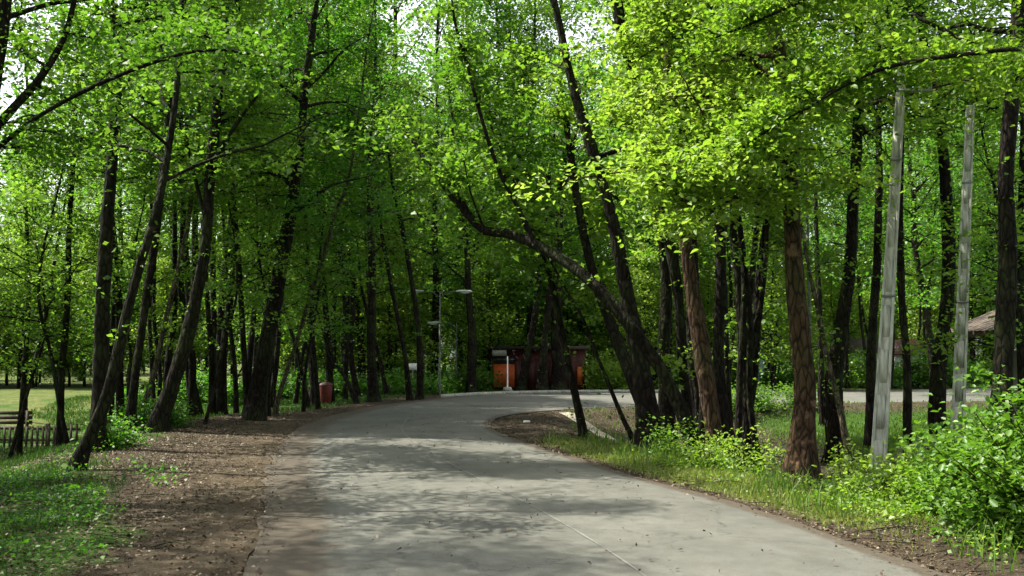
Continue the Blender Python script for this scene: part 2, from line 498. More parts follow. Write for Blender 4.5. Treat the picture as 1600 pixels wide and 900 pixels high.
c2 = mixc(sharpen(attr("grassy"), n2, 4, 1.3), c1, grs.outputs[0])
c3 = mixc(sharpen(attr("dryness"), n2, 4, 1.2), c2, dry.outputs[0])
L_.new(c3, b_.inputs["Base Color"]); b_.inputs["Roughness"].default_value = .95; b_.inputs["Specular IOR Level"].default_value = .1
bp = N(n_, "ShaderNodeBump"); bp.inputs["Strength"].default_value = .9; bp.inputs["Distance"].default_value = .05
ad = N(n_, "ShaderNodeMath", operation='ADD'); L_.new(n1.outputs[0], ad.inputs[0]); L_.new(n3.outputs[0], ad.inputs[1])
L_.new(ad.outputs[0], bp.inputs["Height"]); L_.new(bp.outputs[0], b_.inputs["Normal"])
L_.new(b_.outputs[0], out.inputs[0])
gme = mesh_np("ground", np.stack([GX, GY, GZ], -1).reshape(-1, 3), gf, gm, smooth_shade=True)
fx, fy = GX.ravel(), GY.ravel()
d_ = road_sd(fx, fy); dl_, dr_, left_ = side_info(fx, fy)
def masks(x, y):
    d = road_sd(x, y); dl, dr, left = side_info(x, y)
    nz = vnoise(x, y, .9, 11) * .9
    sandy = np.where(left, .8 - .8 * smooth(.3, 2.2, d + nz * .8), 0) * (1 - smooth(24, 34, y))
    sandy = np.where(~left, .35 * (1 - smooth(.1, .7, d)), sandy)
    k_ = smooth(11, 18, y); g_left = smooth(.9 + 1.2 * k_, 2.3 + 1.5 * k_, d + nz * 1.0)
    g_left = np.maximum(g_left, .75 * smooth(26, 33, y) * smooth(.8, 2.5, d))
    g_right = smooth(1.8, 3.6, d + nz * .5)
    isl = (1 - smooth(15, 18.5, y)) + smooth(6.5, 9.5, x)
    g_right = g_right * np.clip(isl, 0, 1) + .18 * (~left)
    gr = np.where(left, g_left, g_right)
    dryn = np.where(~left, 1.15 * smooth(.1, .5, d) * (1 - smooth(1.8, 2.8, d)) * smooth(8, 11, y) * (1 - smooth(16.5, 20, y)), 0)
    dryn = np.maximum(dryn, np.where(left & (x < -12) & (y > 33), .55, 0))
    return sandy, gr, dryn
for nm, val in zip(("sandy", "grassy", "dryness"), masks(fx, fy)):
    a = gme.attributes.new(nm, 'FLOAT', 'POINT'); a.data.foreach_set("value", np.asarray(val, np.float32))
tag(link("ground", gme), kind="structure")

# road sheet
def strip(L, R, cols, z, crown=.03):
    n = 260
    def rs(P):
        s = np.concatenate([[0], np.cumsum(np.linalg.norm(np.diff(P, axis=0), axis=1))])
        t = np.linspace(0, s[-1], n); return np.stack([np.interp(t, s, P[:, 0]), np.interp(t, s, P[:, 1])], 1)
    A, B = rs(L), rs(R)
    tt = np.linspace(0, 1, cols); tt = tt ** 2 * (3 - 2 * tt) if cols > 13 else tt
    t = tt[None, :, None]
    P = A[:, None] * (1 - t) + B[:, None] * t
    Z = z + crown * (1 - (2 * t[..., 0] - 1) ** 2) + np.zeros(P.shape[:2])
    jit = vnoise(P[..., 0], P[..., 1], 6, 21)
    P[:, 0, 0] += jit[:, 0] * .12; P[:, -1, 0] += jit[:, -1] * .08
    V = np.concatenate([P, Z[..., None]], -1)
    i, j = np.meshgrid(np.arange(n - 1), np.arange(cols - 1), indexing='ij'); k = (i * cols + j).ravel()
    return V.reshape(-1, 3), np.stack([k, k + 1, k + cols + 1, k + cols], 1)
rm, n_, L_ = mat("asphalt")
out = N(n_, "ShaderNodeOutputMaterial"); b_ = N(n_, "ShaderNodeBsdfPrincipled"); tc = N(n_, "ShaderNodeTexCoord")
na = noise(90, 4, .8); nb = noise(.6, 5, .6, .6); nc = noise(4, 6, .6)
r1 = ramp(n_, [(.3, (.070, .071, .061)), (.7, (.118, .118, .102))]); L_.new(nb.outputs[0], r1.inputs[0])
r2 = ramp(n_, [(.3, (.68, .68, .68)), (.7, (1.25, 1.25, 1.22))]); L_.new(na.outputs[0], r2.inputs[0])
r3 = ramp(n_, [(.35, (.86, .85, .82)), (.65, (1.08, 1.08, 1.08))]); L_.new(nc.outputs[0], r3.inputs[0])
m1 = N(n_, "ShaderNodeMix", data_type='RGBA', blend_type='MULTIPLY'); m1.inputs[0].default_value = 1
L_.new(r1.outputs[0], m1.inputs[6]); L_.new(r2.outputs[0], m1.inputs[7])
m2 = N(n_, "ShaderNodeMix", data_type='RGBA', blend_type='MULTIPLY'); m2.inputs[0].default_value = 1
L_.new(m1.outputs[2], m2.inputs[6]); L_.new(r3.outputs[0], m2.inputs[7])
dcol = ramp(n_, [(.3, (.032, .025, .017)), (.7, (.082, .066, .046))]); L_.new(na.outputs[0], dcol.inputs[0])
c5 = mixc(sharpen(attr("edge_dirt"), nc, 2.6, 1.2), m2.outputs[2], dcol.outputs[0])
crk = N(n_, "ShaderNodeTexVoronoi", feature='DISTANCE_TO_EDGE'); crk.inputs["Scale"].default_value = .42
wv = N(n_, "ShaderNodeMix", data_type='RGBA', blend_type='LINEAR_LIGHT'); wv.inputs[0].default_value = .22
L_.new(tc.outputs["Object"], wv.inputs[6]); L_.new(nc.outputs["Color"], wv.inputs[7]); L_.new(wv.outputs[2], crk.inputs["Vector"])
ck = ramp(n_, [(.0, (.5, .5, .5)), (.006, (1, 1, 1))]); L_.new(crk.outputs["Distance"], ck.inputs[0])
m4 = N(n_, "ShaderNodeMix", data_type='RGBA', blend_type='MULTIPLY'); m4.inputs[0].default_value = .8
L_.new(c5, m4.inputs[6]); L_.new(ck.outputs[0], m4.inputs[7])
L_.new(m4.outputs[2], b_.inputs["Base Color"]); b_.inputs["Roughness"].default_value = .88; b_.inputs["Specular IOR Level"].default_value = .3
bp = N(n_, "ShaderNodeBump"); bp.inputs["Strength"].default_value = .5; bp.inputs["Distance"].default_value = .01
L_.new(na.outputs[0], bp.inputs["Height"]); L_.new(bp.outputs[0], b_.inputs["Normal"]); L_.new(b_.outputs[0], out.inputs[0])
V, Fq = strip(ROAD_L, ROAD_R, 40, .012, .03)
rme = mesh_np("road", V, Fq, rm, smooth_shade=True)
xl = seg_dist(V[:, 0], V[:, 1], ROAD_L[::2]); xr_ = seg_dist(V[:, 0], V[:, 1], ROAD_R[::2])
ev = np.maximum(1 - smooth(.1, 1.15, xl), 1 - smooth(.0, .35, xr_))
a = rme.attributes.new("edge_dirt", 'FLOAT', 'POINT'); a.data.foreach_set("value", ev.astype(np.float32))
tag(link("road", rme), kind="structure")
# paving seam running down the road
seam = catmull([(1.25, 4.5), (.95, 7.2), (.35, 10), (-.45, 13), (-1.6, 17.5), (-2.45, 22), (-2.7, 26)], 10)
sm = plain("tar_seam", (.125, .122, .105), .85, 30, .35, .1)
wid = .009 + .005 * np.sin(np.arange(len(seam)) * 1.7)
SV = np.stack([np.stack([seam[:, 0] - wid, seam[:, 1], np.full(len(seam), .0475)], 1), np.stack([seam[:, 0] + wid, seam[:, 1], np.full(len(seam), .0475)], 1)], 1).reshape(-1, 3)
k = np.arange(len(seam) - 1) * 2
tag(link("road_seam", mesh_np("road_seam", SV, np.stack([k, k + 1, k + 3, k + 2], 1), sm)), kind="structure")
# pale footpath across the island
def path_strip(pts, w, z=.03):
    P = catmull(pts, 8); T = np.gradient(P, axis=0); T /= np.linalg.norm(T, axis=1)[:, None]; Nn = np.stack([-T[:, 1], T[:, 0]], 1)
    cols = 5; rows = []
    for c in np.linspace(-1, 1, cols):
        Q = P + Nn * w / 2 * c; rows.append(np.stack([Q[:, 0], Q[:, 1], height(Q[:, 0], Q[:, 1]) + z * (1 - .6 * abs(c))], 1))
    V = np.stack(rows, 1); n = len(P)
    i, j = np.meshgrid(np.arange(n - 1), np.arange(cols - 1), indexing='ij'); k = (i * cols + j).ravel()
    return V.reshape(-1, 3), np.stack([k, k + cols, k + cols + 1, k + 1], 1)
V, Fq = path_strip([(1.6, 28.3), (2.1, 26), (2.5, 23), (3.0, 20.5), (4.3, 18.5)], .55, .06)
tag(link("path", mesh_np("path", V, Fq, plain("pale_gravel", (.24, .215, .16), .95, 25, .35, .5))), kind="structure")

# ------------------------------------------------------------------ trees
def make_trunk(pts, px_w, Y, seed, flare=.5, extend=None, sides=11):
    """pts: list of (u, v[, dY]) photo pixels; px_w: widths there"""
    P = np.array([at(p[0], p[1], Y + (p[2] if len(p) > 2 else 0)) for p in pts])
    R = np.array(px_w, float) * (.64 if pts[0][0] < 780 else .76) / 2 / F * Y
    if extend:   # grow on to a total height
        d = P[-1] - P[-2]; d /= np.linalg.norm(d); d = d * .75 + np.array([0, 0, .25]); d /= np.linalg.norm(d)
        need = extend - P[-1][2]
        if need > .5:
            r = np.random.default_rng(seed + 99); steps = max(2, int(need / 2.2))
            cur = P[-1]; r0 = R[-1]
            for k in range(steps):
                d = d + np.array([r.normal() * .06, r.normal() * .08, .03]); d /= np.linalg.norm(d)
                cur = cur + d * need / steps; P = np.vstack([P, cur]); R = np.append(R, max(.02, r0 * (1 - (k + 1) / steps * .85)))
    C4 = catmull(np.hstack([P, R[:, None]]), 10)
    pts3, rad = C4[:, :3], np.maximum(C4[:, 3], .008)
    return pts3, rad

tree_count = 0
def hero(name, label, pts, px_w, Y=None, total=14, crown_v=None, crown_z=None, n_limb=26, limb=3.0, leafm=LEAF_MID, bark=BARK_DARK, leaf=.11, per=60, cl_per=6, clump_r=.6, flare=.5, seed=None, group=None, limbs=(), cat="tree", bias=(1.57, .85), flat=.4, up=(.15, .7), fancy=False, tufts=True):
    global tree_count
    tree_count += 1
    seed = seed or tree_count * 13
    r = np.random.default_rng(seed)
    if Y is None:
        Y = ground_at(*pts[0][:2])[1]
    # sink the foot to the ground
    p0 = at(pts[0][0], pts[0][1], Y)
    gz = height(p0[0], p0[1])
    P, R = make_trunk(pts, px_w, Y, seed, flare, total)
    if P[0][2] > gz - .05:
        P = np.vstack([[P[0][0], P[0][1], gz - .15], P]); R = np.insert(R, 0, R[0] * 1.05)
    else:
        P = np.vstack([[P[0][0], P[0][1], min(gz, P[0][2]) - .15], P]); R = np.insert(R, 0, R[0] * 1.05)
    base = np.array([P[0][0], P[0][1], gz])
    root = thing(name, label, cat, base, group)
    # even the rings out
    s = np.concatenate([[0], np.cumsum(np.linalg.norm(np.diff(P, axis=0), axis=1))])
    ns = int(s[-1] / .22) + 2; t = np.linspace(0, s[-1], ns)
    P2 = np.stack([np.interp(t, s, P[:, a]) for a in range(3)], 1); R2 = np.interp(t, s, R)
    mb = MB(); kr = np.random.default_rng(seed + 5)
    sm_ = np.cumsum(kr.normal(0, 1, (len(P2), 3)), 0); kk_ = np.ones(5) / 5
    for a in (0, 1):
        w_ = np.convolve(sm_[:, a] - np.linspace(sm_[0, a], sm_[-1, a], len(P2)), kk_, 'same'); w_[:3] *= np.array([0, .3, .7]); P2[:, a] += w_ * .012
    R2 = R2 * (1 + .07 * np.convolve(kr.normal(0, 1.6, len(R2)), kk_, 'same'))
    mb.tube(P2, R2, 12, .09, seed, True, flare)
    mb.build("trunk", bark, root, off=base, smooth_shade=True)
    if crown_v is not None: crown_z = at(pts[-1][0], crown_v, Y)[2]
    if crown_z is None: crown_z = 4
    axis_l = [(P2, R2, n_limb, crown_z)]
    for lp, lw, ln in limbs:   # explicit photo limbs: points, widths, number of side twigs
        LP = np.array([at(p[0], p[1], Y + (p[2] if len(p) > 2 else 0)) for p in lp]); LR = np.array(lw) / 2 / F * Y
        C4 = catmull(np.hstack([LP, LR[:, None]]), 6)
        lb = MB(); lb.tube(C4[:, :3], np.maximum(C4[:, 3], .005), 7, .06, seed); lb.build("limb", bark, root, off=base, smooth_shade=True)
        axis_l.append((C4[:, :3], C4[:, 3], ln, -99))
    wood = None; VV = []; FF = []; TT = []; nv = 0
    for k_, (ax, ra, nl, cz) in enumerate(axis_l):
        if nl <= 0: continue
        wd, V, Fq, T = grow_crown(ax, ra, cz, nl, limb if k_ == 0 else limb * .45, r, leaf, per, clump_r if k_ == 0 else clump_r * .8, cl_per, up, flat=flat, bias=bias, fancy=fancy)
        VV.append(V); FF.append(Fq + nv); TT.append(T); nv += len(V)
        if wood is None: wood = wd
        else: wood.add(np.vstack(wd.v), np.vstack(wd.f))
    # tufts sprouting from the bark
    NT = 9 if tufts else 1
    ti = r.integers(3, max(4, int(len(P2) * .75)), NT); tc_ = P2[ti] + r.standard_normal((NT, 3)) * np.array([.12, .12, .1]) + 0
    tp, tn, ts, tt = clumps(tc_, np.full(NT, .22), 16, r, .7, leaf * .8, .9)
    V, Fq, k__ = leaves_geo(tp, tn, ts, r, False); VV.append(V); FF.append(Fq + nv); TT.append(np.repeat(tt, k__)); nv += len(V)
    if VV:
        me = crown_mesh("crown", wood, np.vstack(VV), np.vstack(FF), np.concatenate(TT), leafm, bark, base)
        link("crown", me, root)
    return root

# ---- left side of the road
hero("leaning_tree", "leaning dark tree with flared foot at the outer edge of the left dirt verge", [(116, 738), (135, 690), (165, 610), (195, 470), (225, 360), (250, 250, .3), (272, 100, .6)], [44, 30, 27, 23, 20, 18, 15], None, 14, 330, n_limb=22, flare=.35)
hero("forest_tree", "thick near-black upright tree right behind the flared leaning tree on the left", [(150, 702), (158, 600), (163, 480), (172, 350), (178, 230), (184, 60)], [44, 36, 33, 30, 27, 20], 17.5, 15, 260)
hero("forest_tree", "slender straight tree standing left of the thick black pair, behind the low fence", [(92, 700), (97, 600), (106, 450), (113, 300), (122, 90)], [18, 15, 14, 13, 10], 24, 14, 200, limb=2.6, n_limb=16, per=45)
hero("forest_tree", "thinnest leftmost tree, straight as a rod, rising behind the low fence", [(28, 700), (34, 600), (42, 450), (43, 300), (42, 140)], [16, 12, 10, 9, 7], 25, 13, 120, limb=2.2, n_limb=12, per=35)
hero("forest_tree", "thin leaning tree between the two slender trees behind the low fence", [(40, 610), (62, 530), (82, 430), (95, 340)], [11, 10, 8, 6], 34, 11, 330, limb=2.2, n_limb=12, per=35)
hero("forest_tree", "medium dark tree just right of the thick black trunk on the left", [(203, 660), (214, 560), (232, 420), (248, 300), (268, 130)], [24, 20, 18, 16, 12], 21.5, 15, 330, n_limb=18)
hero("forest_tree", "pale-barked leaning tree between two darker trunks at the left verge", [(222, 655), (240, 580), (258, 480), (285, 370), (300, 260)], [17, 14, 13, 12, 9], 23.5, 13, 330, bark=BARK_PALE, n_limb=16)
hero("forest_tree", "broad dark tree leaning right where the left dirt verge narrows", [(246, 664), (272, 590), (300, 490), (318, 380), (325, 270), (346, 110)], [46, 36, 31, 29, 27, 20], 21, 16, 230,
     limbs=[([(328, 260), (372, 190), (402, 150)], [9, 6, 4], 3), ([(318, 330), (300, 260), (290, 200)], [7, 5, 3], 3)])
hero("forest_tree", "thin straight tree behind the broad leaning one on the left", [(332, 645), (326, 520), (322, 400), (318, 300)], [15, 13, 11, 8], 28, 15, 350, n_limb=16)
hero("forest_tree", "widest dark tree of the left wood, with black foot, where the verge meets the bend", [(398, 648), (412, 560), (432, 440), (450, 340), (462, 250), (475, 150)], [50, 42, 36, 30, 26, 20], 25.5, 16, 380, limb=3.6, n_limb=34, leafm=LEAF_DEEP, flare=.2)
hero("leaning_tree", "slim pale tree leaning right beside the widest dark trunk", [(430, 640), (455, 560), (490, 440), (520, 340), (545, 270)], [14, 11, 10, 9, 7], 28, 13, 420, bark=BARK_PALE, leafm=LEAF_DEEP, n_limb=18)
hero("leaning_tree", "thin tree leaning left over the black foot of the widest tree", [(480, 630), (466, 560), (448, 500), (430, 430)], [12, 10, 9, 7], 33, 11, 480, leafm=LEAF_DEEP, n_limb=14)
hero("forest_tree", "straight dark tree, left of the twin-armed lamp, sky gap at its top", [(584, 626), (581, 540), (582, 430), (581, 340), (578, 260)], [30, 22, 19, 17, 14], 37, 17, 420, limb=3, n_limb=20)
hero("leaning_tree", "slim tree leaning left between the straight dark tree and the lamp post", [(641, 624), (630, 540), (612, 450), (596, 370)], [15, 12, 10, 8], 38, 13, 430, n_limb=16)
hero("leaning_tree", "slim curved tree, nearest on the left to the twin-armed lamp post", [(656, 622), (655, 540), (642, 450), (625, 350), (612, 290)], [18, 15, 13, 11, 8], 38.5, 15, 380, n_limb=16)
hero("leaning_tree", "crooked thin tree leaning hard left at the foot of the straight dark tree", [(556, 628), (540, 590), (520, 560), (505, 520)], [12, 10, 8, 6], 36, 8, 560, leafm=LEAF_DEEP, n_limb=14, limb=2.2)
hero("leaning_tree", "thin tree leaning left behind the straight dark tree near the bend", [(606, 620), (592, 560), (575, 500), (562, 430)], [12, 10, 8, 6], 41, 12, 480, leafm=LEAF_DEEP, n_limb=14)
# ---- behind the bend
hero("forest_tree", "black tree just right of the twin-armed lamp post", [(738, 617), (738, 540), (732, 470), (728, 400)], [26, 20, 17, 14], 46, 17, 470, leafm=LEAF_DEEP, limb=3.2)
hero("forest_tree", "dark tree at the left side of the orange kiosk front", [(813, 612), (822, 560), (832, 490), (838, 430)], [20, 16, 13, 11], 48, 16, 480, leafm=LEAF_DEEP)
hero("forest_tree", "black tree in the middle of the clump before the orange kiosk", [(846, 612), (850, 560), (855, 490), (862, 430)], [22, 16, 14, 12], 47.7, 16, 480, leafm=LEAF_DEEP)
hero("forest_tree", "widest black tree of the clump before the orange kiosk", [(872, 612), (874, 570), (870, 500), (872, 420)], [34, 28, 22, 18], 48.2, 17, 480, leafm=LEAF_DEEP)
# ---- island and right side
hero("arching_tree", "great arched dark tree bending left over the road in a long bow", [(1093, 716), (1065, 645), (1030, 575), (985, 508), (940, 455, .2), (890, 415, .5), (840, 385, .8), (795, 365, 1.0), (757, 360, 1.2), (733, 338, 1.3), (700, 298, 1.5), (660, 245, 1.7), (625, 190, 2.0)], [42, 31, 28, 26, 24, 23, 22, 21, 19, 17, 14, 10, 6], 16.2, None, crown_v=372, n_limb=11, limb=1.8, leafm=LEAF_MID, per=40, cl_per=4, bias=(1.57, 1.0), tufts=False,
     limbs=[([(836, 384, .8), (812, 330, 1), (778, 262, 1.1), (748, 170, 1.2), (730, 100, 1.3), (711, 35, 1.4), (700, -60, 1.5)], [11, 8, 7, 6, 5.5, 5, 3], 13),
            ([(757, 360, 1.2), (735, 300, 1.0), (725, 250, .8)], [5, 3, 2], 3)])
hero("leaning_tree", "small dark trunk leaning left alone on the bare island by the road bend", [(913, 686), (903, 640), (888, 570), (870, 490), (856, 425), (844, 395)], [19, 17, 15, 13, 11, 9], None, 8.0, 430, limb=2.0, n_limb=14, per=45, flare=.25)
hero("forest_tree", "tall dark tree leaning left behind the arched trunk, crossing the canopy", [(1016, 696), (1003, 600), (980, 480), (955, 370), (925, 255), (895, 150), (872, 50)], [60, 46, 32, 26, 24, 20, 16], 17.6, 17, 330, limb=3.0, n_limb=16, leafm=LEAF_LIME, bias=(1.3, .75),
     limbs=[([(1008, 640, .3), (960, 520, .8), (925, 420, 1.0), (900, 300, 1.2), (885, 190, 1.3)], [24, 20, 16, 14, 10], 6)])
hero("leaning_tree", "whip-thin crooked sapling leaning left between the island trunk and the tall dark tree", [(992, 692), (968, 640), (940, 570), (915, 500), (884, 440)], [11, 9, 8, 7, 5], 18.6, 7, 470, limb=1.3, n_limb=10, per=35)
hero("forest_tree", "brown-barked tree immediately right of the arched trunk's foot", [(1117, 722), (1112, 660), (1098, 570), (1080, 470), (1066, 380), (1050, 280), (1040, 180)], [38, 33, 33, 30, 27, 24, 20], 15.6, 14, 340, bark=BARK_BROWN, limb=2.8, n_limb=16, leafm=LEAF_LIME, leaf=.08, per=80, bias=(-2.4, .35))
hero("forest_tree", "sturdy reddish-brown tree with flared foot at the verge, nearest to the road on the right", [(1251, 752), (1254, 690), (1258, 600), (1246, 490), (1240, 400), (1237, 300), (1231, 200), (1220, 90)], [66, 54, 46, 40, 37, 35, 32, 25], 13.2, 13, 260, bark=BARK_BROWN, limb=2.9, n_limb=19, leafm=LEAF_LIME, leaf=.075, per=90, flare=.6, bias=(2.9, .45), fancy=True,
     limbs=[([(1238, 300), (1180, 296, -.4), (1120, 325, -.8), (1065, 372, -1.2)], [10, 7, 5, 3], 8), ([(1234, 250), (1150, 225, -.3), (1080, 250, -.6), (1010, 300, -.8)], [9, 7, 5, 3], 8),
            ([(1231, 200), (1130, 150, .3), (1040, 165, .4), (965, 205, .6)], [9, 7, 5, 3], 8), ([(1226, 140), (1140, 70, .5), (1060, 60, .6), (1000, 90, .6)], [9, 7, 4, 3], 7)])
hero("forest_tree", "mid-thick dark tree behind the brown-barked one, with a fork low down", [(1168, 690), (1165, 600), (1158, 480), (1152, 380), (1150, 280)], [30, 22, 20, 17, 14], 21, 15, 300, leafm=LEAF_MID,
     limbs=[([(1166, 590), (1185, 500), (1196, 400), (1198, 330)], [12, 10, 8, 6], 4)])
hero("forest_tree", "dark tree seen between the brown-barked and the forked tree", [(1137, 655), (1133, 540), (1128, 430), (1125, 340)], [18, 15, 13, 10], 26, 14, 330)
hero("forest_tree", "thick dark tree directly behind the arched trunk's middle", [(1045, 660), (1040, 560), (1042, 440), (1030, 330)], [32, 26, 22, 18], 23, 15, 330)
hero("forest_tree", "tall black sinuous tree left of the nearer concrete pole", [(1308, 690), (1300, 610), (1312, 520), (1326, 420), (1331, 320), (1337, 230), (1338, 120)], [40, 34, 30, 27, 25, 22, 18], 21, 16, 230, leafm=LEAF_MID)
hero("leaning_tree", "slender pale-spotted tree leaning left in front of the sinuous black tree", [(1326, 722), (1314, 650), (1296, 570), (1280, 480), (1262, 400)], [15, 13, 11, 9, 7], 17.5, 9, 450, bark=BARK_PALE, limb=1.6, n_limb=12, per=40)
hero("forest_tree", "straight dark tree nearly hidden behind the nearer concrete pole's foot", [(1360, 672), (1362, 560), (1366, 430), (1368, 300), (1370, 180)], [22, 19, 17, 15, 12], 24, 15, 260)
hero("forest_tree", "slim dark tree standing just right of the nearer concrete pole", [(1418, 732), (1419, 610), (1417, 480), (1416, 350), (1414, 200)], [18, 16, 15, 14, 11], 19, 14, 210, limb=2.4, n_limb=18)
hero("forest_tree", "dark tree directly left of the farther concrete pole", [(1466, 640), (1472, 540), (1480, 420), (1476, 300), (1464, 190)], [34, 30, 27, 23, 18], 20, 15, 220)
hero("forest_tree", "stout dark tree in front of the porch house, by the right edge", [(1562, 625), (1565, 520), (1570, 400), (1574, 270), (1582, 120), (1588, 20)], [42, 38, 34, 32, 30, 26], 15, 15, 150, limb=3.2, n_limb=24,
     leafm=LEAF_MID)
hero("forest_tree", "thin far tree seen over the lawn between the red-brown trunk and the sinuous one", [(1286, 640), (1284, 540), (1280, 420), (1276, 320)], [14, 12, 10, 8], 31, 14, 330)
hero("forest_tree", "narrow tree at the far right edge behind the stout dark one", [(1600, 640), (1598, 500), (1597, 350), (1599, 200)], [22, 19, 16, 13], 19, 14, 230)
# ---- near trees whose limbs hang into the frame
hero("roadside_tree", "black trunk cut by the top left corner, sending bare limbs rightward", [(-62, 800), (-50, 600), (-35, 400), (-15, 200), (2, 80), (20, -60)], [60, 50, 44, 38, 34, 28], 11.5, 12, 60, n_limb=11, limb=2.6, leafm=LEAF_MID, leaf=.07, per=85,
     limbs=[([(-30, 225), (15, 175), (62, 122), (98, 62), (116, 0), (130, -80)], [16, 14, 12, 10, 8, 6], 5),
            ([(-40, 260, .2), (12, 218, 0), (60, 182, -.3), (120, 148, -.6), (200, 112, -.9), (285, 84, -1.2), (345, 78, -1.4), (390, 84, -1.5)], [11, 8, 7, 6.5, 6, 5, 4, 2.5], 7)])
hero("roadside_tree", "roadside tree beyond the right edge whose long bowed limb arches over the concrete pole", [(1755, 850), (1760, 600), (1765, 350), (1770, 60), (1760, -150)], [60, 50, 44, 38, 30], 10.5, 12, 20, n_limb=16, limb=2.4, leafm=LEAF_LIME, leaf=.068, per=75, fancy=True,
     limbs=[([(1765, 140), (1690, 95), (1600, 77), (1500, 86), (1410, 99, .2), (1340, 123, .4), (1270, 163, .6), (1190, 210, .8), (1120, 260, 1.0)], [14, 10, 8, 7.5, 7, 6, 5, 4, 2.5], 14),
            ([(1765, -60), (1500, -60, .5), (1330, -30, .8), (1245, 5, 1), (1180, 34, 1.2), (1110, 62, 1.4)], [14, 11, 8, 6, 5, 3], 14),
            ([(1300, 140, .5), (1240, 190, .9), (1200, 250, 1.1)], [4, 3, 2], 5)])
hero("roadside_tree", "dark limbless trunk piece entering the top of the picture above the tall leaning tree", [(1075, 640), (1060, 450), (1030, 280), (995, 130), (972, 40), (955, -60)], [20, 22, 22, 21, 22, 20], 19.2, 15, 120, n_limb=14, limb=2.8, leafm=LEAF_LIME, per=60,
     limbs=[([(1038, 300), (1045, 150), (1022, 60), (1000, -20)], [10, 8, 7, 5], 4)])

# ------------------------------------------------------------------ shrubs
def shrub(name, label, x, y, h, rad, n_stem, per, leaf, leafm, seed, group=None, fancy=True, clump=.28, cat="shrub"):
    r = np.random.default_rng(seed)
    gz = height(x, y)
    root = thing(name, label, cat, (x, y, gz), group)
    st = MB(); cs = []; cr = []
    for k in range(n_stem):
        az = r.uniform(0, 6.28); q = math.sqrt(r.uniform(0, 1)); out_ = rad * q
        top = np.array([math.cos(az) * out_, math.sin(az) * out_, h * (1 - .45 * q * q) * r.uniform(.5, 1.22)])
        foot = np.array([math.cos(az) * out_ * .3, math.sin(az) * out_ * .3, -.05])
        mid = foot * .5 + top * .5 + np.array([0, 0, .12 * h]) + r.standard_normal(3) * .05
        P = catmull([foot, mid, top], 5)
        st.tube(P, np.linspace(.012, .004, len(P)), 4, cap=False)
        for c_ in range(4):
            f = r.uniform(.3, 1.0); p = P[int(f * (len(P) - 1))]
            cs.append(p + r.standard_normal(3) * clump * .5); cr.append(clump * r.uniform(.7, 1.3))
    cs = np.array(cs); cs[:, 2] = np.maximum(cs[:, 2], .05)
    P, Nn, S, T = clumps(cs, np.array(cr), per, r, .55, leaf, .5)
    P[:, 2] = np.maximum(P[:, 2], .01)
    V, Fq, kk = leaves_geo(P, Nn, S, r, fancy)
    st.build("stem", BARK_BROWN, root)
    me = mesh_np("foliage", V, Fq, leafm, np.repeat(T, kk))
    link("foliage", me, root)
    return root

# ---- shared tree kinds for the wood behind
def kind_mesh(h, z0, seed, n_limb, limb, leaf, per, cl_per, leafm, bark, r0, clump_r=.9, lean=.05):
    r = np.random.default_rng(seed)
    n = 9; z = np.linspace(-.2, h, n)
    x = np.cumsum(r.normal(0, lean * h / n, n)); y = np.cumsum(r.normal(0, lean * h / n, n)); x -= x[0]; y -= y[0]
    P = catmull(np.stack([x, y, z, r0 * (1 - .88 * (np.maximum(z, 0) / h))], 1), 5)
    mb = MB(); mb.tube(P[:, :3], P[:, 3], 7, .07, seed, True, .35)
    tm = mb.mesh("trunk", bark, True)
    wd, V, Fq, T = grow_crown(P[:, :3], P[:, 3], z0, n_limb, limb, r, leaf, per, clump_r, cl_per, sides=4)
    return tm, crown_mesh("crown", wd, V, Fq, T, leafm, bark)
TALL = [kind_mesh(random.uniform(18, 23), random.uniform(2.5, 5), 200 + i, 44, 3.6, .17, 26, 7, (LEAF_DEEP, LEAF_MID, LEAF_BRIGHT)[i % 3], BARK_DARK, .19) for i in range(6)]
SLIM = [kind_mesh(random.uniform(14, 18), random.uniform(6, 8), 400 + i, 26, 2.6, .13, 22, 6, (LEAF_MID, LEAF_DEEP)[i % 2], BARK_DARK, (.09, .13)[i % 2], .7, .06) for i in range(6)]
SHADE = [kind_mesh(random.uniform(17, 20), 5, 500 + i, 40, 3.3, .10, 52, 6, LEAF_MID, BARK_DARK, .19, .75) for i in range(3)]
MIDS = [kind_mesh(random.uniform(7, 9.5), 2.2, 520 + i, 26, 2.2, .10, 36, 6, (LEAF_MID, LEAF_BRIGHT)[i % 2], BARK_DARK, .05, .55, .15) for i in range(4)]
LOW = [kind_mesh(random.uniform(5.5, 8), .6, 300 + i, 34, 2.3, .13, 26, 7, (LEAF_BRIGHT, LEAF_MID, LEAF_MID, LEAF_DEEP)[i % 4], BARK_DARK, .07, .7) for i in range(4)]
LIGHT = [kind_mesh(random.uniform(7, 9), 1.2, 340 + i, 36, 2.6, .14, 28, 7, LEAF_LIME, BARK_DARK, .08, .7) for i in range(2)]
def put(kindm, name, label, group, x, y, s=1.0, rz=None):
    root = thing(name, label, "tree", (x, y, height(x, y)), group)
    tl = .10 if kindm in SLIM else .04
    root.rotation_euler = (random.uniform(-tl, tl), random.uniform(-tl, tl), random.uniform(0, 6.28) if rz is None else rz)
    root.scale = (s, s, s * random.uniform(.92, 1.08))
    for nm, me in zip(("trunk", "crown"), kindm): link(nm, me, root)
    return root
placed = []
SKYGAP = True
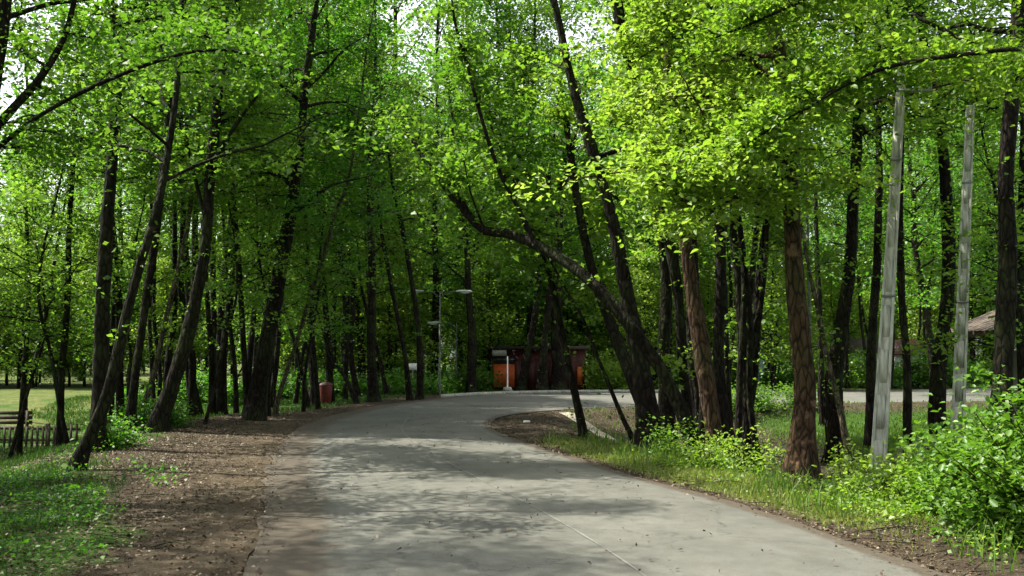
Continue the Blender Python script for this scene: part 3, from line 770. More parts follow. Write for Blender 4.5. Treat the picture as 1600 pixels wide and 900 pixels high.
def free(x, y, dmin, road_clear):
    if road_sd(np.array([x]), np.array([y]))[0] < road_clear: return False
    if -38 < x < -11.5 and 27 < y < 52: return False            # left clearing
    if y > 24 and -.56 * y < x < -.44 * y and y < 90 and SKYGAP: return False
    if -3.5 < x < 6 and 44 < y < 54: return False           # kiosk
    if 6 < x < 22 and 18 < y < 36: return False             # lawn
    if y > 10 and x > 9.5 and y < 24: return False           # porch house
    for a, b in placed:
        if (a - x) ** 2 + (b - y) ** 2 < dmin * dmin: return False
    placed.append((x, y)); return True
def scatter(kinds, n, xr, yr, dmin, clear, name, label, group, s=(.85, 1.15), wedge=True):
    c = 0; t = 0
    while c < n and t < n * 60:
        t += 1
        y = random.uniform(*yr); x = random.uniform(*xr)
        if wedge and abs(x) > y * .56 + 7: continue
        if not free(x, y, dmin, clear): continue
        put(random.choice(kinds), name, label, group, x, y, random.uniform(*s)); c += 1
    return c
scatter(SLIM, 34, (-26, -5.8), (25, 46), 1.4, 1.6, "slender_tree", "one of the slender dark trees standing between the bigger trunks of the left wood", "slender trees of the left wood")
scatter(SLIM, 9, (4.0, 8.2), (18, 31), 1.0, 1.3, "slender_tree", "one of the slender dark trees crowded behind the arched trunk", "slender trees behind the arched trunk")
scatter(SLIM, 26, (8, 34), (36, 60), 1.8, 1.6, "slender_tree", "one of the slender dark trees around the lawn and far road arm", "slender trees around the lawn")
scatter(MIDS, 20, (-20, -6), (23, 40), 1.5, 1.5, "understory_tree", "one of the thin leafy young trees hanging fresh green sprays between the left trunks", "thin leafy young trees between the left trunks")
scatter(MIDS, 8, (7, 16), (17, 38), 1.5, 1.5, "understory_tree", "one of the thin leafy young trees between the trunks around the lawn", "thin leafy young trees around the lawn")
scatter(TALL, 30, (-45, -5), (37, 75), 2.6, 2.5, "woodland_tree", "one of the many tall trees filling the wood left of the bend", "tall trees of the wood left of the bend")
scatter(TALL, 50, (-9, 14), (50, 95), 2.6, 3.0, "woodland_tree", "one of the tall trees closing the view beyond the orange kiosk", "tall trees beyond the orange kiosk")
scatter(TALL, 34, (10, 55), (40, 85), 2.8, 2.5, "woodland_tree", "one of the tall trees beyond the lawn and the far arm of the road", "tall trees beyond the lawn on the right")
SKYGAP = False
scatter(LOW + LIGHT, 48, (-35, -5.5), (31, 62), 1.8, 1.6, "understory_tree", "one of the low bushy young trees under the left wood", "young trees under the left wood")
scatter(LOW + LIGHT, 22, (-4, 12), (50, 70), 1.8, 1.2, "understory_tree", "one of the low bushy young trees behind the kiosk and bend", "young trees behind the kiosk")
scatter(LOW + LIGHT, 28, (10, 42), (46, 75), 2.0, 1.5, "understory_tree", "one of the leafy young trees beyond the far arm of the road", "young trees beyond the far road arm")
scatter(TALL, 70, (-90, 90), (90, 140), 4.0, 4, "woodland_tree", "one of the farthest trees closing the wood all round", "farthest trees of the wood", (1.0, 1.5))
scatter(LOW, 60, (-75, 75), (88, 105), 2.2, 4, "understory_tree", "one of the far bushy young trees under the edge of the farthest wood", "far young trees under the farthest wood", (1.0, 1.6))
# bright small tree below the arch, leafy edge of the clearing
put(LIGHT[0], "young_tree", "bright leafy young tree below the bow of the arched trunk, beyond the bend", None, -1.2, 49.5, .95)
put(LIGHT[1], "young_tree", "second light-green young tree right of the black clump before the kiosk", None, 6.6, 50.5, .9)
for k_, (x, y) in enumerate([(-31, 56), (-27.5, 57), (-24, 55.5), (-20.5, 57), (-17, 55)]):
    put(LIGHT[k_ % 2], "clearing_tree", ("leftmost", "second from the left", "middle one", "second from the right", "rightmost")[k_] + " of the sunlit trees across the left clearing", "sunlit trees at the far edge of the left clearing", x, y, random.uniform(.9, 1.2))
put(TALL[1], "bend_tree", "tall crown rising right behind the lamp posts, left of the orange kiosk", None, -3.9, 50.5, 1.15)
put(TALL[4], "bend_tree", "tall tree beyond the bend between the straight dark tree and the lamp posts", None, -7.2, 47.5, 1.12)
for k_, (x, y, sc_) in enumerate([(-6.5, 58, 1.45), (-3.2, 62, 1.5), (.4, 60, 1.45), (3.5, 63, 1.5), (-1.4, 57, 1.3)]):
    put(TALL[(k_ * 2 + 1) % 6], "woodland_tree", "one of the very tall trees filling the top of the gap above the bend", "very tall trees above the bend", x, y, sc_)
for k_, (x, y) in enumerate([(-33, 72), (-37.5, 76), (-41, 84), (-44, 88)]):
    put(TALL[k_], "woodland_tree", "one of the airy trees standing against white sky beyond the left clearing", "airy trees against the sky beyond the left clearing", x, y, .8)
put(TALL[3], "lawn_tree", "tall leafy tree beyond the far road arm, filling the gap between concrete poles and house", None, 18.2, 42.5, .95)
for k_, (x, y) in enumerate([(8.0, 32.2), (9.6, 32.8), (6.9, 31.2)]):
    shrub("lawn_shrub", ("middle", "right-hand", "left-hand")[k_] + " low dark shrub of three on the near edge of the far road arm", x, y, .75, .6, 20, 24, .09, LEAF_MID, 160 + k_, fancy=False, clump=.35)
put(TALL[2], "bend_tree", "tall tree standing right behind the orange kiosk's roof", None, 1.2, 54.5, 1.15)
for k_, (x, y) in enumerate([(-8.8, 9.3), (-9.8, 12.2), (-7.6, 7.0)]):  # unseen young trees, added only to cast shade on the left bank
    put(LOW[k_], "added_shade_tree", "unseen bushy young tree added beyond the left edge to shade the bank", "unseen bushy young trees added to shade the bank", x, y, 1.05)
# unseen trees added outside the frame to throw dappled shade on the road
for k_, (x, y) in enumerate([(-8.5, 4), (-12, -3), (-9.5, 10.5), (-14, 9), (-6.5, -4.5), (7.5, 3.5), (-17, 2), (-13, 15), (-18, 17), (8, -3), (-2, -9)]):
    put(SHADE[k_ % 3], "added_shade_tree", "unseen tall tree added out of view to shade the near road", "unseen tall trees added to shade the near road", x, y, random.uniform(.75, .95))

shrub("shrub", "largest leafy shrub filling the lower right corner, its near side in deep shade", 4.95, 8.7, 1.3, 1.3, 170, 40, .062, LEAF_SHRUB, 1)
shrub("shrub", "tall shrub with bright sunlit tips behind the corner shrub, under the stout dark tree", 6.3, 11.3, 1.3, 1.4, 110, 32, .065, LEAF_SHRUB, 2)
shrub("shrub", "bright green shrub wrapping the foot of the nearer concrete pole", 5.2, 12.9, .6, .7, 40, 30, .06, LEAF_SHRUB, 3)
shrub("shrub", "low lime-green shrub between the pole's foot and the asphalt edge", 4.35, 10.8, .5, .65, 42, 28, .055, LEAF_LIME, 4)
shrub("shrub", "sprawling shrub between the lime-green shrub and the corner shrub", 4.65, 10.0, .8, .6, 40, 28, .058, LEAF_SHRUB, 6)
shrub("shrub", "shrub reaching out of frame at the right edge under the porch house", 7.9, 13.6, 1.25, 1.2, 60, 30, .07, LEAF_SHRUB, 7)
shrub("shrub", "low yellow-green shrub on the verge, halfway from reddish-brown tree to arched trunk", 2.75, 14.3, .3, .4, 18, 24, .045, LEAF_LIME, 21)
shrub("shrub", "ragged green shrub between the two concrete poles", 6.0, 13.6, .85, .9, 44, 28, .06, LEAF_SHRUB, 23)
shrub("shrub", "high leafy shrub screening the front of the porch house", 10.6, 17.0, 1.15, 1.2, 50, 28, .08, LEAF_SHRUB, 24)
shrub("sapling", "spindly pale-leaved sapling left of the reddish-brown tree, before the lawn", 3.55, 14.9, .75, .3, 9, 22, .06, LEAF_LIME, 8, cat="sapling")
shrub("sapling", "small leafy sapling between the arched trunk and the brown-barked tree", 2.55, 16.0, .6, .3, 8, 20, .06, LEAF_SHRUB, 9, cat="sapling")
shrub("sapling", "small pale-leaved sapling at the foot of the pale-spotted leaning tree", 5.7, 17.0, .8, .35, 9, 20, .06, LEAF_LIME, 10, cat="sapling")
shrub("shrub", "dim shrub among the trunks beside the flared leaning tree on the left", -7.2, 17.9, .55, .5, 18, 22, .07, LEAF_DEEP, 11, fancy=False)
shrub("shrub", "dim low shrub between the pale-barked and the broad dark tree on the left", -8.0, 22.2, .7, .8, 30, 26, .08, LEAF_DEEP, 12, fancy=False)
shrub("shrub", "leafy shrub on the far side of the bend, left of the orange kiosk", -1.9, 47.8, 1.3, 1.1, 34, 24, .13, LEAF_MID, 13, fancy=False, clump=.45)
shrub("shrub", "leafy shrub right of the orange kiosk by the far kerb", 4.7, 49.2, 1.8, 1.4, 40, 24, .13, LEAF_LIME, 14, fancy=False, clump=.5)
for k_, (x, y, h) in enumerate([(18.6, 53, 1.9), (20.6, 53.6, 1.7), (22.3, 54.2, 2.0), (24.2, 54, 1.6), (16.8, 52.5, 1.4)]):
    shrub("woodland_shrub", "one of the dim shrubs growing along the far edge of the road arm", x, y, h, 1.1, 30, 26, .14, (LEAF_MID, LEAF_DEEP)[k_ % 2], 140 + k_, group="shrubs along the far road arm", fancy=False, clump=.5)
for k_ in range(12):
    shrub("woodland_shrub", "one of the dim shrubs growing along the far edge of the road arm", 8 + k_ * 2.1 + random.uniform(-.6, .6), 49.5 + k_ * 1.0 + random.uniform(0, 1.5), random.uniform(1.0, 2.0), random.uniform(.8, 1.4), 24, 22, .14, (LEAF_MID, LEAF_DEEP)[k_ % 2], 40 + k_, group="shrubs along the far road arm", fancy=False, clump=.5)
for k_ in range(16):
    a = k_ / 15
    shrub("woodland_shrub", "one of the dark shrubs at the foot of the left wood behind the bend", -14 + a * 11 + random.uniform(-.4, .4), 36 + a * 8 + random.uniform(0, 3), random.uniform(.6, 1.3), random.uniform(.6, 1.0), 18, 22, .12, LEAF_DEEP, 70 + k_, group="dark shrubs at the foot of the left wood", fancy=False, clump=.4)

# ------------------------------------------------------------------ grass, weeds, litter (uncountable)
def scatter_pts(n, xr, yr, seed, accept):
    r = np.random.default_rng(seed)
    X = r.uniform(*xr, n); Y = r.uniform(*yr, n)
    keep = accept(X, Y, r); return X[keep], Y[keep], r
def grass_patch(name, n, xr, yr, seed, accept, h, m, w_=.006):
    X, Y, r = scatter_pts(n, xr, yr, seed, accept)
    Z = height(X, Y); k = len(X)
    az = r.uniform(0, 6.28, k); hh = h * r.uniform(.5, 1.4, k); ln = r.uniform(.1, .7, k) * hh; la = r.uniform(0, 6.28, k)
    W = w_ * r.uniform(.7, 1.4, k) * (1 + np.hypot(X, Y) * .05)
    b = np.stack([X, Y, Z - .01], 1); side = np.stack([np.cos(az), np.sin(az), 0 * az], 1) * W[:, None]
    lean = np.stack([np.cos(la) * ln, np.sin(la) * ln, hh], 1)
    mid = b + lean * np.array([.35, .35, .6])
    tip = b + lean
    V = np.stack([b - side, b + side, mid + side * .7, mid - side * .7, tip], 1).reshape(-1, 3)
    o = np.arange(k)[:, None] * 5
    q4 = o + np.array([[0, 1, 2, 3]]); t3 = o + np.array([[3, 2, 4]])
    T = r.uniform(0, 1, k)
    return tag(link(name, mesh_np(name, V, [q4, t3], m, np.concatenate([T, T]))), kind="stuff")
def pick(X, Y, r, f): return r.uniform(0, 1, len(X)) < f
def acc_lawn(X, Y, r):
    s, g, d = masks(X, Y); dl, dr, left = side_info(X, Y)
    return (~left) & (road_sd(X, Y) > .9) & (r.uniform(0, 1, len(X)) < g) & (np.abs(X) < Y * .56 + 1)
def acc_left(X, Y, r):
    s, g, d = masks(X, Y); dl, dr, left = side_info(X, Y)
    cl = vnoise(X, Y, 1.6, 31)
    return left & (road_sd(X, Y) > 1.6) & (r.uniform(0, 1, len(X)) < g * smooth(-.35, .35, cl)) & (np.abs(X) < Y * .56 + 1)
def acc_dry(X, Y, r):
    s, g, d = masks(X, Y)
    return (r.uniform(0, 1, len(X)) < d) & (X > -3)
grass_patch("grass", 90000, (1.5, 22), (10, 38), 1, acc_lawn, .09, GRASS_M)
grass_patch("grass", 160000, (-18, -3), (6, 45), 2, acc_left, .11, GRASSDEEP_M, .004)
grass_patch("tall_grass", 9000, (-1, 6.5), (7, 19), 23, lambda X, Y, r: (road_sd(X, Y) > .35) & (road_sd(X, Y) < 3.2) & (X > 0) & (vnoise(X, Y, 2.2, 77) > .05), .26, GRASS_M, .004)
grass_patch("dry_grass", 110000, (-1, 5.5), (8, 21), 3, acc_dry, .055, DRYGRASS_M, .004)
def ground_leaves(name, n, xr, yr, seed, accept, m, size, lift=.012, tilt=.35, hmax=0.0):
    X, Y, r = scatter_pts(n, xr, yr, seed, accept)
    Z = height(X, Y); d = road_sd(X, Y)
    Z = np.where(d < 0, .05, Z) + lift + r.uniform(0, 1, len(X)) * hmax
    Nn = np.stack([0 * X, 0 * X, 1 + 0 * X], 1) + r.standard_normal((len(X), 3)) * tilt
    V, Fq, k = leaves_geo(np.stack([X, Y, Z], 1), Nn, size * r.uniform(.6, 1.3, len(X)), r)
    return tag(link(name, mesh_np(name, V, Fq, m, r.uniform(0, 1, len(X)) ** 1.5)), kind="stuff")
def acc_litter(X, Y, r):
    d = road_sd(X, Y); dl, dr, left = side_info(X, Y)
    cl = vnoise(X, Y, 2.2, 51)
    p = np.where(d > 0, np.where(left, .35 + .65 * smooth(.3, 1.6, d), .9), .018) * (.45 + .75 * smooth(-.3, .5, cl))
    p = np.where((d > 0) & (d < .35), np.where(left, .3, 1.0), p) 
    p = np.where((d > -.22) & (d <= 0), .35 * (1 + d / .22), p)
    return (r.uniform(0, 1, len(X)) < p) & (np.abs(X) < Y * .56 + 1)
ground_leaves("leaf_litter", 300000, (-14, 9), (6, 34), 5, acc_litter, LITTER_M, .034, .006)
ground_leaves("leaf_litter", 5000, (-9, 6), (5, 20), 15, acc_litter, LITTER_M, .06, .015)
def twigs(name, n, seed):
    X, Y, r = scatter_pts(n, (-10, 6), (5.5, 26), seed, acc_litter); m = MB()
    for x, y in zip(X, Y):
        d = road_sd(np.array([x]), np.array([y]))[0]
        if d < .05: continue
        z = height(x, y) + .02; a = r.uniform(0, 6.28); l = r.uniform(.08, .32); q = np.array([math.cos(a), math.sin(a), 0]) * l
        c = np.array([x, y, z]); m.tube(np.array([c - q, c + np.array([-q[1], q[0], .08]) * .25, c + q + np.array([0, 0, .01])]), [.006, .005, .003], 4, cap=False)
    tag(m.build(name, BARK_PALE), kind="stuff")
twigs("fallen_twigs", 1500, 16)
def acc_cover(X, Y, r):
    d = road_sd(X, Y); dl, dr, left = side_info(X, Y)
    cl = vnoise(X, Y, 2.4, 61)
    p = np.where(~left, smooth(.3, .7, d) * (1 - smooth(2.2, 3.4, d)) * (1 - smooth(12, 17, Y)) * smooth(-.1, .5, cl), smooth(.9, 2.0, d) * (1 - smooth(5, 7, d)) * smooth(-.1, .35, cl) * .9 * (1 - smooth(12, 16, Y)))
    return (r.uniform(0, 1, len(X)) < p) & (np.abs(X) < Y * .56 + 1)
ground_leaves("ground_cover", 60000, (-9, -1), (6, 18), 7, acc_cover, LEAF_DEEP, .05, .02, .5, .10)  # left cover coloured deep green to stand in for the shade there
ground_leaves("ground_cover", 60000, (-1, 8), (6, 18), 6, acc_cover, LEAF_LIME, .05, .02, .5, .16)

# ------------------------------------------------------------------ concrete poles
def concrete_pole(label, base_uv, top_uv, Y, w0, w1, bracket):
    B = at(*base_uv, Y); T = at(*top_uv, Y + .25)
    gz = height(B[0], B[1]); dirv = (T - B) / (T[2] - B[2]); B = B + dirv * (gz - .3 - B[2])
    root = thing("concrete_pole", label, "utility pole", (B[0], B[1], gz))
    H = T[2] - B[2]; W0 = w0 / F * Y; W1 = w1 / F * Y
    rot = math.radians(-24)
    cr, sr = math.cos(rot), math.sin(rot)
    def prof(z):   # H-section outline at height z
        w = W0 + (W1 - W0) * z / H; d = w * .95; f = w * .2; web = d * .62
        x, y = w / 2, d / 2; xi = x - f
        pts = [(-x, -y), (-xi, -y), (-xi, -web / 2), (xi, -web / 2), (xi, -y), (x, -y), (x, y), (xi, y), (xi, web / 2), (-xi, web / 2), (-xi, y), (-x, y)]
        c = B + dirv * z
        return np.array([[c[0] + a * cr - b * sr, c[1] + a * sr + b * cr, c[2]] for a, b in pts])
    zs = np.linspace(0, H, 14); rings = [prof(z) for z in zs]
    V = np.vstack(rings); n = 12
    Fq = [[i * n + j, i * n + (j + 1) % n, (i + 1) * n + (j + 1) % n, (i + 1) * n + j] for i in range(13) for j in range(n)]
    t = 13 * n
    Fq += [[t + 0, t + 1, t + 10, t + 11], [t + 2, t + 3, t + 8, t + 9], [t + 4, t + 5, t + 6, t + 7]]
    o = bevel(link("shaft", mesh_np("shaft", V - np.array([B[0], B[1], gz]), np.array(Fq), CONCRETE), root), .008)
    z = .9
    bars = MB()
    while z < H - .3:   # cast cross ties between the flanges
        w = W0 + (W1 - W0) * z / H; d = w * .95; c = B + dirv * z
        off = -(d * .31)
        bars.box((c[0] - off * sr, c[1] + off * cr, c[2]), (w * .595, d * .2, .47), rot)
        z += .56
    bars.build("cross_tie", CONCRETE, root, off=(B[0], B[1], gz))
    z = .62
    while z < H - .5:
        w = W0 + (W1 - W0) * z / H; c = B + dirv * z
        z += .56
    if bracket:   # short arm with insulators at the top
        c = B + dirv * (H - .28); cr_ = MB(); cr_.box((c[0] + .14, c[1] - .1, c[2]), (.46, .035, .035), 0)
        ca = cr_.build("cross_arm", GALV, root, off=(B[0], B[1], gz))
        ins = MB(); ins.tube(np.array([[c[0] + .34, c[1] - .1, c[2] + .02 + k * .012] for k in range(8)]), [.015, .026, .016, .028, .016, .025, .014, .01], 8)
        ins.build("insulator", GALV, ca, off=(B[0], B[1], gz))
    if bracket:
        c = B + dirv * (H * .74)
        bk = MB(); bk.tube(catmull([(c[0] - .05, c[1] - .13, c[2]), (c[0] - .22, c[1] - .14, c[2] + .02), (c[0] - .34, c[1] - .14, c[2] + .13)], 5), np.full(11, .012), 6)
        bk.build("bracket", GALV, root, off=(B[0], B[1], gz))
    for zz in (H * .5, H * .8):
        bd = MB(); c = B + dirv * zz; w = W0 + (W1 - W0) * zz / H
        bd.box(tuple(c), (w + .012, w * .95 + .012, .03), rot)
        bd.build("steel_band", GALV, root, off=(B[0], B[1], gz))
    return root
concrete_pole("nearer, taller pale concrete pole leaning slightly right, rising from the shrubs", (1370, 765), (1409, 112), 12.3, 25, 13, True)
concrete_pole("farther pale concrete pole nearer the right edge, its foot hidden by shrubs", (1497, 650), (1516, 165), 16.8, 22, 13, False)

# ------------------------------------------------------------------ street lamps
def street_lamp(label, u, Y, top_v, heads, w_=.09, gv=None, group=None):
    P = at(u, 560, Y); x = P[0]; gz = height(x, Y); zt = at(u, top_v, Y)[2]
    root = thing("street_lamp", label, "street lamp", (x, Y, gz), group)
    h = zt - gz
    m = MB(); m.tube(np.array([[0, 0, -.1], [0, 0, .9], [0, 0, .92], [0, 0, h]]), [w_ * .8, w_ * .8, w_ * .55, w_ * .4], 10); m.build("post", LAMPPOST, root, smooth_shade=False)
    for s in heads:
        a = MB(); a.tube(catmull([(0, 0, h - .25), (s * .35, 0, h - .03), (s * .8, 0, h + .02)], 5), np.full(11, .022), 6); ar = a.build("arm", LAMPPOST, root)
        hd = MB()
        c = s * 1.05
        hd.tube(np.array([[c - s * .35, 0, h + .02], [c - s * .25, 0, h + .03], [c, 0, h + .03], [c + s * .3, 0, h + .02], [c + s * .36, 0, h + .01]]), [.03, .045, .06, .05, .02], 10)
        hh = hd.build("lamp_head", LAMPWHITE, ar, smooth_shade=True)
        df = MB(); df.tube(np.array([[c - s * .12, 0, h - .03], [c + s * .05, 0, h - .05], [c + s * .24, 0, h - .03]]), [.02, .04, .02], 8); df.build("diffuser", LAMPWHITE, ar, smooth_shade=True)
street_lamp("grey lamp post with two arms holding white heads, left of the orange kiosk", 687, 43, 456, (-1, 1), .075)
street_lamp("shorter thin grey lamp post just right of the twin-armed one", 713, 47, 505, (-1,), .05)
street_lamp("lamp with white head peeking out from behind the sturdy reddish-brown trunk", 1266, 21, 254, (-.45,), .07)

# ------------------------------------------------------------------ orange kiosk and thin flag post
kx, ky = 1.35, 50.6
root = thing("orange_kiosk", "orange kiosk with dark red boards beyond the bend, behind black trunks", "kiosk", (kx, ky, height(kx, ky)))
wl = MB(); wl.box((0, 0, 1.0), (4.7, 2.2, 2.0)); wl.build("wall", DARKRED, root)
fr = MB()
fr.box((-1.75, -1.13, .72), (1.05, .05, 1.15)); fr.build("counter_panel", ORANGE, root)
fr = MB(); fr.box((2.05, -1.13, .72), (.26, .05, .9)); fr.build("side_panel", ORANGE, root)
fr = MB(); fr.box((-1.75, -1.125, 1.52), (1.05, .04, .32)); fr.build("window", GLASS, root)
pl = MB()
for k in range(9): pl.box((-1.05 + k * .34, -1.12, .8), (.28, .03, 1.5))
pl.build("board_cladding", DARKRED, root)
fs = MB(); fs.box((0, -.1, 2.12), (5.1, 2.7, .16)); rf = fs.build("roof", WOOD_DARK, root)
fb = MB(); fb.box((-1.98, -1.47, 1.85), (.72, .04, .28)); fb.build("fascia_board", CONCRETE, root)
p = at(793, 606, 47.2)
root = thing("thin_post", "thin white post on a pale footing in front of the orange kiosk", "post", (p[0], p[1], height(p[0], p[1])))
m = MB(); m.tube(np.array([[0, 0, 0], [0, 0, 1.65]]), [.035, .03], 8); m.build("shaft", WHITEP, root)
m = MB(); m.box((0, 0, .08), (.5, .3, .2), 0, .7); m.build("footing", CONCRETE, root)
# kerb behind the bend
kb = MB()
kc = catmull([(-3.4, 42.6), (-1.6, 45.4), (1.0, 46.9), (5, 47.7), (9, 48.2)], 6)
kc = ROAD_L[(ROAD_L[:, 1] > 40) & (ROAD_L[:, 0] < 12)] + np.array([-.05, .3])
for a, b in zip(kc[:-1], kc[1:]):
    d = b - a; ln = np.hypot(*d)
    kb.box(((a[0] + b[0]) / 2, (a[1] + b[1]) / 2, .05), (ln + .02, .14, .16), math.atan2(d[1], d[0]))
tag(kb.build("kerb", CONCRETE), kind="structure")

# ------------------------------------------------------------------ litter bin, signs, fences
p = ground_at(509, 634)
root = thing("litter_bin", "small red litter bin on a post under the left wood", "litter bin", p)
m = MB(); m.tube(np.array([[0, 0, .12], [0, 0, .14], [0, 0, .7], [0, 0, .72]]), [.17, .19, .23, .23], 12); m.build("bin_body", REDBIN, root)
m = MB(); m.tube(np.array([[0, 0, .74], [0, 0, .80], [0, 0, .86]]), [.25, .22, .08], 12); m.build("lid", DARKRED, root)
m = MB(); m.box((0, .24, .4), (.06, .06, .9)); m.build("post", WOOD_DARK, root)
p = at(645, 573, 44)
root = thing("notice_sign", "small white notice board among trunks left of the lamp post", "sign", (p[0], p[1], height(p[0], p[1])))
m = MB(); m.box((0, 0, p[2] - height(p[0], p[1])), (.42, .03, .30)); m.build("board", WHITEP, root)
m = MB(); m.tube(np.array([[0, .04, -.1], [0, .04, p[2] + .05]]), [.025, .025], 6); m.build("post", GALV, root)

def fence(name, label, A, B, h, m, spacing, pick_w, rails, group=None):
    A = np.array(A, float); B = np.array(B, float); L = np.hypot(*(B - A)); a = math.atan2(*(B - A)[::-1])
    gz = height(A[0], A[1])
    root = thing(name, label, "fence", (A[0], A[1], gz), group)
    def pos(s): 
        q = A + (B - A) * s / L; return q[0] - A[0], q[1] - A[1], height(q[0], q[1]) - gz
    pk = MB(); s = .05
    while s < L:
        x, y, z = pos(s); pk.box((x, y, z + h / 2 - .03 + random.uniform(-.02, .02)), (pick_w, .025, h), a + random.uniform(-.03, .03)); s += spacing
    pk.build("pickets", m, root)
    s = 0
    while s <= L + .01:
        x, y, z = pos(min(s, L)); q = MB(); q.box((x, y + .05, z + h * .5), (.09, .09, h * 1.15), a); q.build("post", m, root); s += 2.0
    for rz in rails:
        x0, y0, z0 = pos(0); x1, y1, z1 = pos(L)
        q = MB(); q.box(((x0 + x1) / 2, (y0 + y1) / 2 + .03, (z0 + z1) / 2 + h * rz), (L, .03, .06), a); q.build("rail", m, root)
fence("low_fence", "low dark picket fence along the lit clearing at the left edge", (-16.5, 27.2), (-11.6, 26.6), .6, WOOD_DARK, .16, .06, (.3, .8))
fence("railing", "low dark railing among the trunks behind the red litter bin", (-10.5, 45), (-5.2, 46), .75, WOOD_GREEN, .3, .04, (.25, .92))
fence("railing", "thin dark palisade at the left foot of the twin-armed lamp post", (-5.0, 45.6), (-2.6, 47.2), .8, WOOD_DARK, .17, .035, (.2, .85))
# bench cut by the left edge
p = ground_at(2, 692)
root = thing("park_bench", "dark timber bench cut off by the left edge beside the low fence", "bench", p)
m = MB()
for k in range(3): m.box((0, -.14 + k * .15, .45), (1.5, .12, .04))
m.build("seat", WOOD_DARK, root)
m = MB()
for k in range(3): m.box((0, .27, .58 + k * .14), (1.5, .03, .11))
m.build("backrest", WOOD_DARK, root)
for s in (-.6, .6):
    m = MB(); m.box((s, -.1, .21), (.07, .3, .44)); m.box((s, .28, .45), (.07, .07, .95)); m.build("leg", WOOD_DARK, root)

# ------------------------------------------------------------------ porch house at the right edge
hx, hy = 13.3, 22.0
gz = height(hx, hy)
root = thing("porch_house", "small house with shingled eave and white posts at the right edge", "house", (hx, hy, gz))
wl = MB(); wl.box((3.4, 3.2, 1.2), (6.2, 4.0, 2.5)); wl.build("wall", plain("cream_render", (.16, .16, .12), .9, 4, .15, .1), root)
rfm = MB()
E = 2.95; RX = 3.2; RZ = 1.75
X0, X1, Y0, Y1 = -1.1, 7.5, -1.0, 6.0; T_ = .14
v = np.array([(X0, Y0, E), (RX, Y0, E + RZ), (X1, Y0, E), (X0, Y1, E), (RX, Y1, E + RZ), (X1, Y1, E)])
v = np.vstack([v, v - np.array([0, 0, T_])])
rfm.add(v, [[0, 1, 4, 3], [1, 2, 5, 4], [9, 10, 7, 6], [10, 11, 8, 7], [0, 6, 7, 1], [1, 7, 8, 2], [3, 9, 6, 0], [2, 8, 11, 5], [4, 10, 9, 3], [5, 11, 10, 4]])
ro = rfm.build("roof", SHINGLE, root)
gb = MB(); gb.add([(X0 + .9, .1, E + .05), (X1 - .9, .1, E + .05), (RX + .05, .1, E + RZ - .22), (RX - .05, .1, E + RZ - .22), (X0 + .9, .2, E + .05), (X1 - .9, .2, E + .05), (RX + .05, .2, E + RZ - .22), (RX - .05, .2, E + RZ - .22)], [[0, 1, 2, 3], [7, 6, 5, 4], [0, 4, 5, 1], [1, 5, 6, 2], [3, 7, 4, 0]])
gb.build("gable", WOOD_DARK, root)
sh = MB()
for row in range(13):
    f = (row + .3) / 13
    for k in range(22):
        x = X0 + (RX - X0) * f; z = E + RZ * f + .02
        c = np.array([x, Y0 + .16 + k * .315 + random.uniform(-.02, .02), z + random.uniform(0, .015)])
        hl = .2; ca, sa = (RX - X0), RZ; l_ = math.hypot(ca, sa); ca /= l_; sa /= l_
        p4 = [c + np.array([ca * a_, b_, sa * a_ + e_]) for e_ in (0, .02) for a_, b_ in ((-hl, -.14), (hl, -.14), (hl, .14), (-hl, .14))]
        sh.add(p4, [[3, 2, 1, 0], [4, 5, 6, 7], [0, 1, 5, 4], [1, 2, 6, 5], [2, 3, 7, 6], [3, 0, 4, 7]])
sh.build("shingles", SHINGLE, ro)
fa = MB(); fa.box(((X0 + X1) / 2, -.3, E - .12), (X1 - X0 - 1.2, .12, .16)); fa.build("porch_beam", WOOD_DARK, root)
for k in range(4):
    q = MB(); q.box((-.75 + k * 1.5, -.3, E / 2 - .1), (.13, .13, E - .2)); q.build("porch_post", WHITEP, root)
for k in range(2):
    wn = MB(); wn.box((1.7 + k * 2.4, 1.18, 1.5), (1.0, .05, 1.1)); wo = wn.build("window", GLASS, root)
    q = MB()
    for dx in (-.5, 0, .5): q.box((1.7 + k * 2.4 + dx, 1.14, 1.5), (.07, .05, 1.2))
    for dz in (-.57, .57): q.box((1.7 + k * 2.4, 1.135, 1.5 + dz), (1.1, .05, .07))
    q.build("frame", WHITEP, wo)
fence("porch_railing", "pale balustrade in front of the porch house at the right edge", (10.4, 18.6), (15, 18.6), 1.1, WHITEP, .2, .06, (.15, .92))

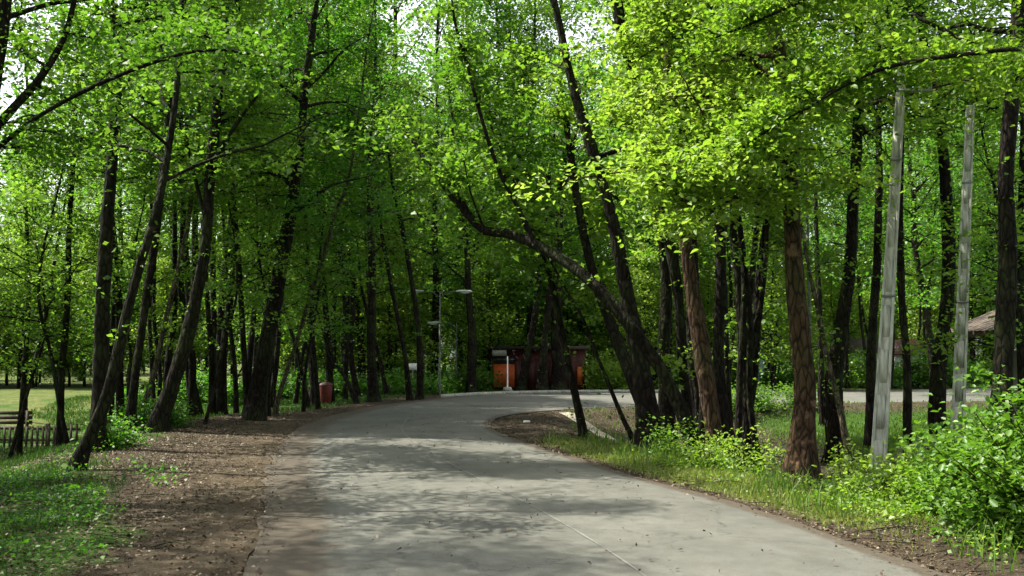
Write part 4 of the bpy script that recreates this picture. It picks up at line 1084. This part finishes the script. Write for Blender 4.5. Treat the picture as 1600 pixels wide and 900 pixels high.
# ------------------------------------------------------------------ far huts beyond the lawn
def hut(label, u, Y, w, h, wallm, roofm, name="far_hut"):
    p = at(u, 560, Y); gz = height(p[0], Y)
    root = thing(name, label, "hut", (p[0], Y, gz))
    m = MB(); m.box((0, 0, h / 2), (w, 2.4, h)); m.build("wall", wallm, root)
    m = MB(); x = w / 2 + .25; y = 1.5
    v = np.array([(-x, -y, h), (x, -y, h), (x, 0, h + .8), (-x, 0, h + .8), (x, y, h), (-x, y, h), (-x, -y, h - .1), (x, -y, h - .1), (x, 0, h + .7), (-x, 0, h + .7), (x, y, h - .1), (-x, y, h - .1)])
    m.add(v, [[0, 1, 2, 3], [3, 2, 4, 5], [7, 6, 9, 8], [8, 9, 11, 10], [0, 6, 7, 1], [5, 4, 10, 11], [1, 7, 8, 2], [2, 8, 10, 4], [0, 3, 9, 6], [3, 5, 11, 9]]); m.build("roof", roofm, root)
    m = MB(); m.box((w * .2, -1.22, h * .45), (w * .28, .05, h * .6)); m.build("door", WOOD_DARK, root)
hut("small white hut seen between the sinuous black tree and the concrete pole", 1338, 58, 1.6, 2.0, WHITEP, WOOD_DARK)
hut("small pale hut with reddish roof right of the nearer concrete pole", 1408, 56, 1.4, 1.9, WHITEP, DARKRED)
hut("pale blue hut glimpsed beyond the far road arm, left of the reddish-brown trunk", 1184, 60, 1.5, 2.2, BLUEP, WOOD_DARK)
# stones
def rock(label, x, y, s, seed):
    r = np.random.default_rng(seed)
    m = MB(); n = 9; th = np.linspace(0, math.pi, n)
    m.tube(np.array([[0, 0, -s[2] * .4 + s[2] * (1 - math.cos(t)) * .5] for t in th]) + r.normal(0, .0001, (n, 3)), np.maximum(np.sin(th), .02), 12, .16, seed)
    o = m.build("boulder", STONE, None, smooth_shade=True, loc=(x, y, height(x, y)))
    for v in o.data.vertices: v.co.x *= s[0]; v.co.y *= s[1]
    return tag(o, label, "boulder")
rock("brown mossy boulder on the lawn just right of the nearer concrete pole", 8.4, 20.5, (.55, .4, .75), 3)
rock("lower rounded stone on the lawn left of the farther concrete pole", 9.4, 21.2, (.5, .4, .6), 4)
p = ground_at(823, 661)
m = MB(); m.box((0, 0, .03), (.16, .11, .06), .5, .8); o = m.build("paper_scrap", WHITEP, None, loc=tuple(p)); tag(o, "tiny white paper scrap lying on the bare island soil", "litter")
print("TREES", tree_count, "tris", sum(len(m.polygons) for m in bpy.data.meshes))
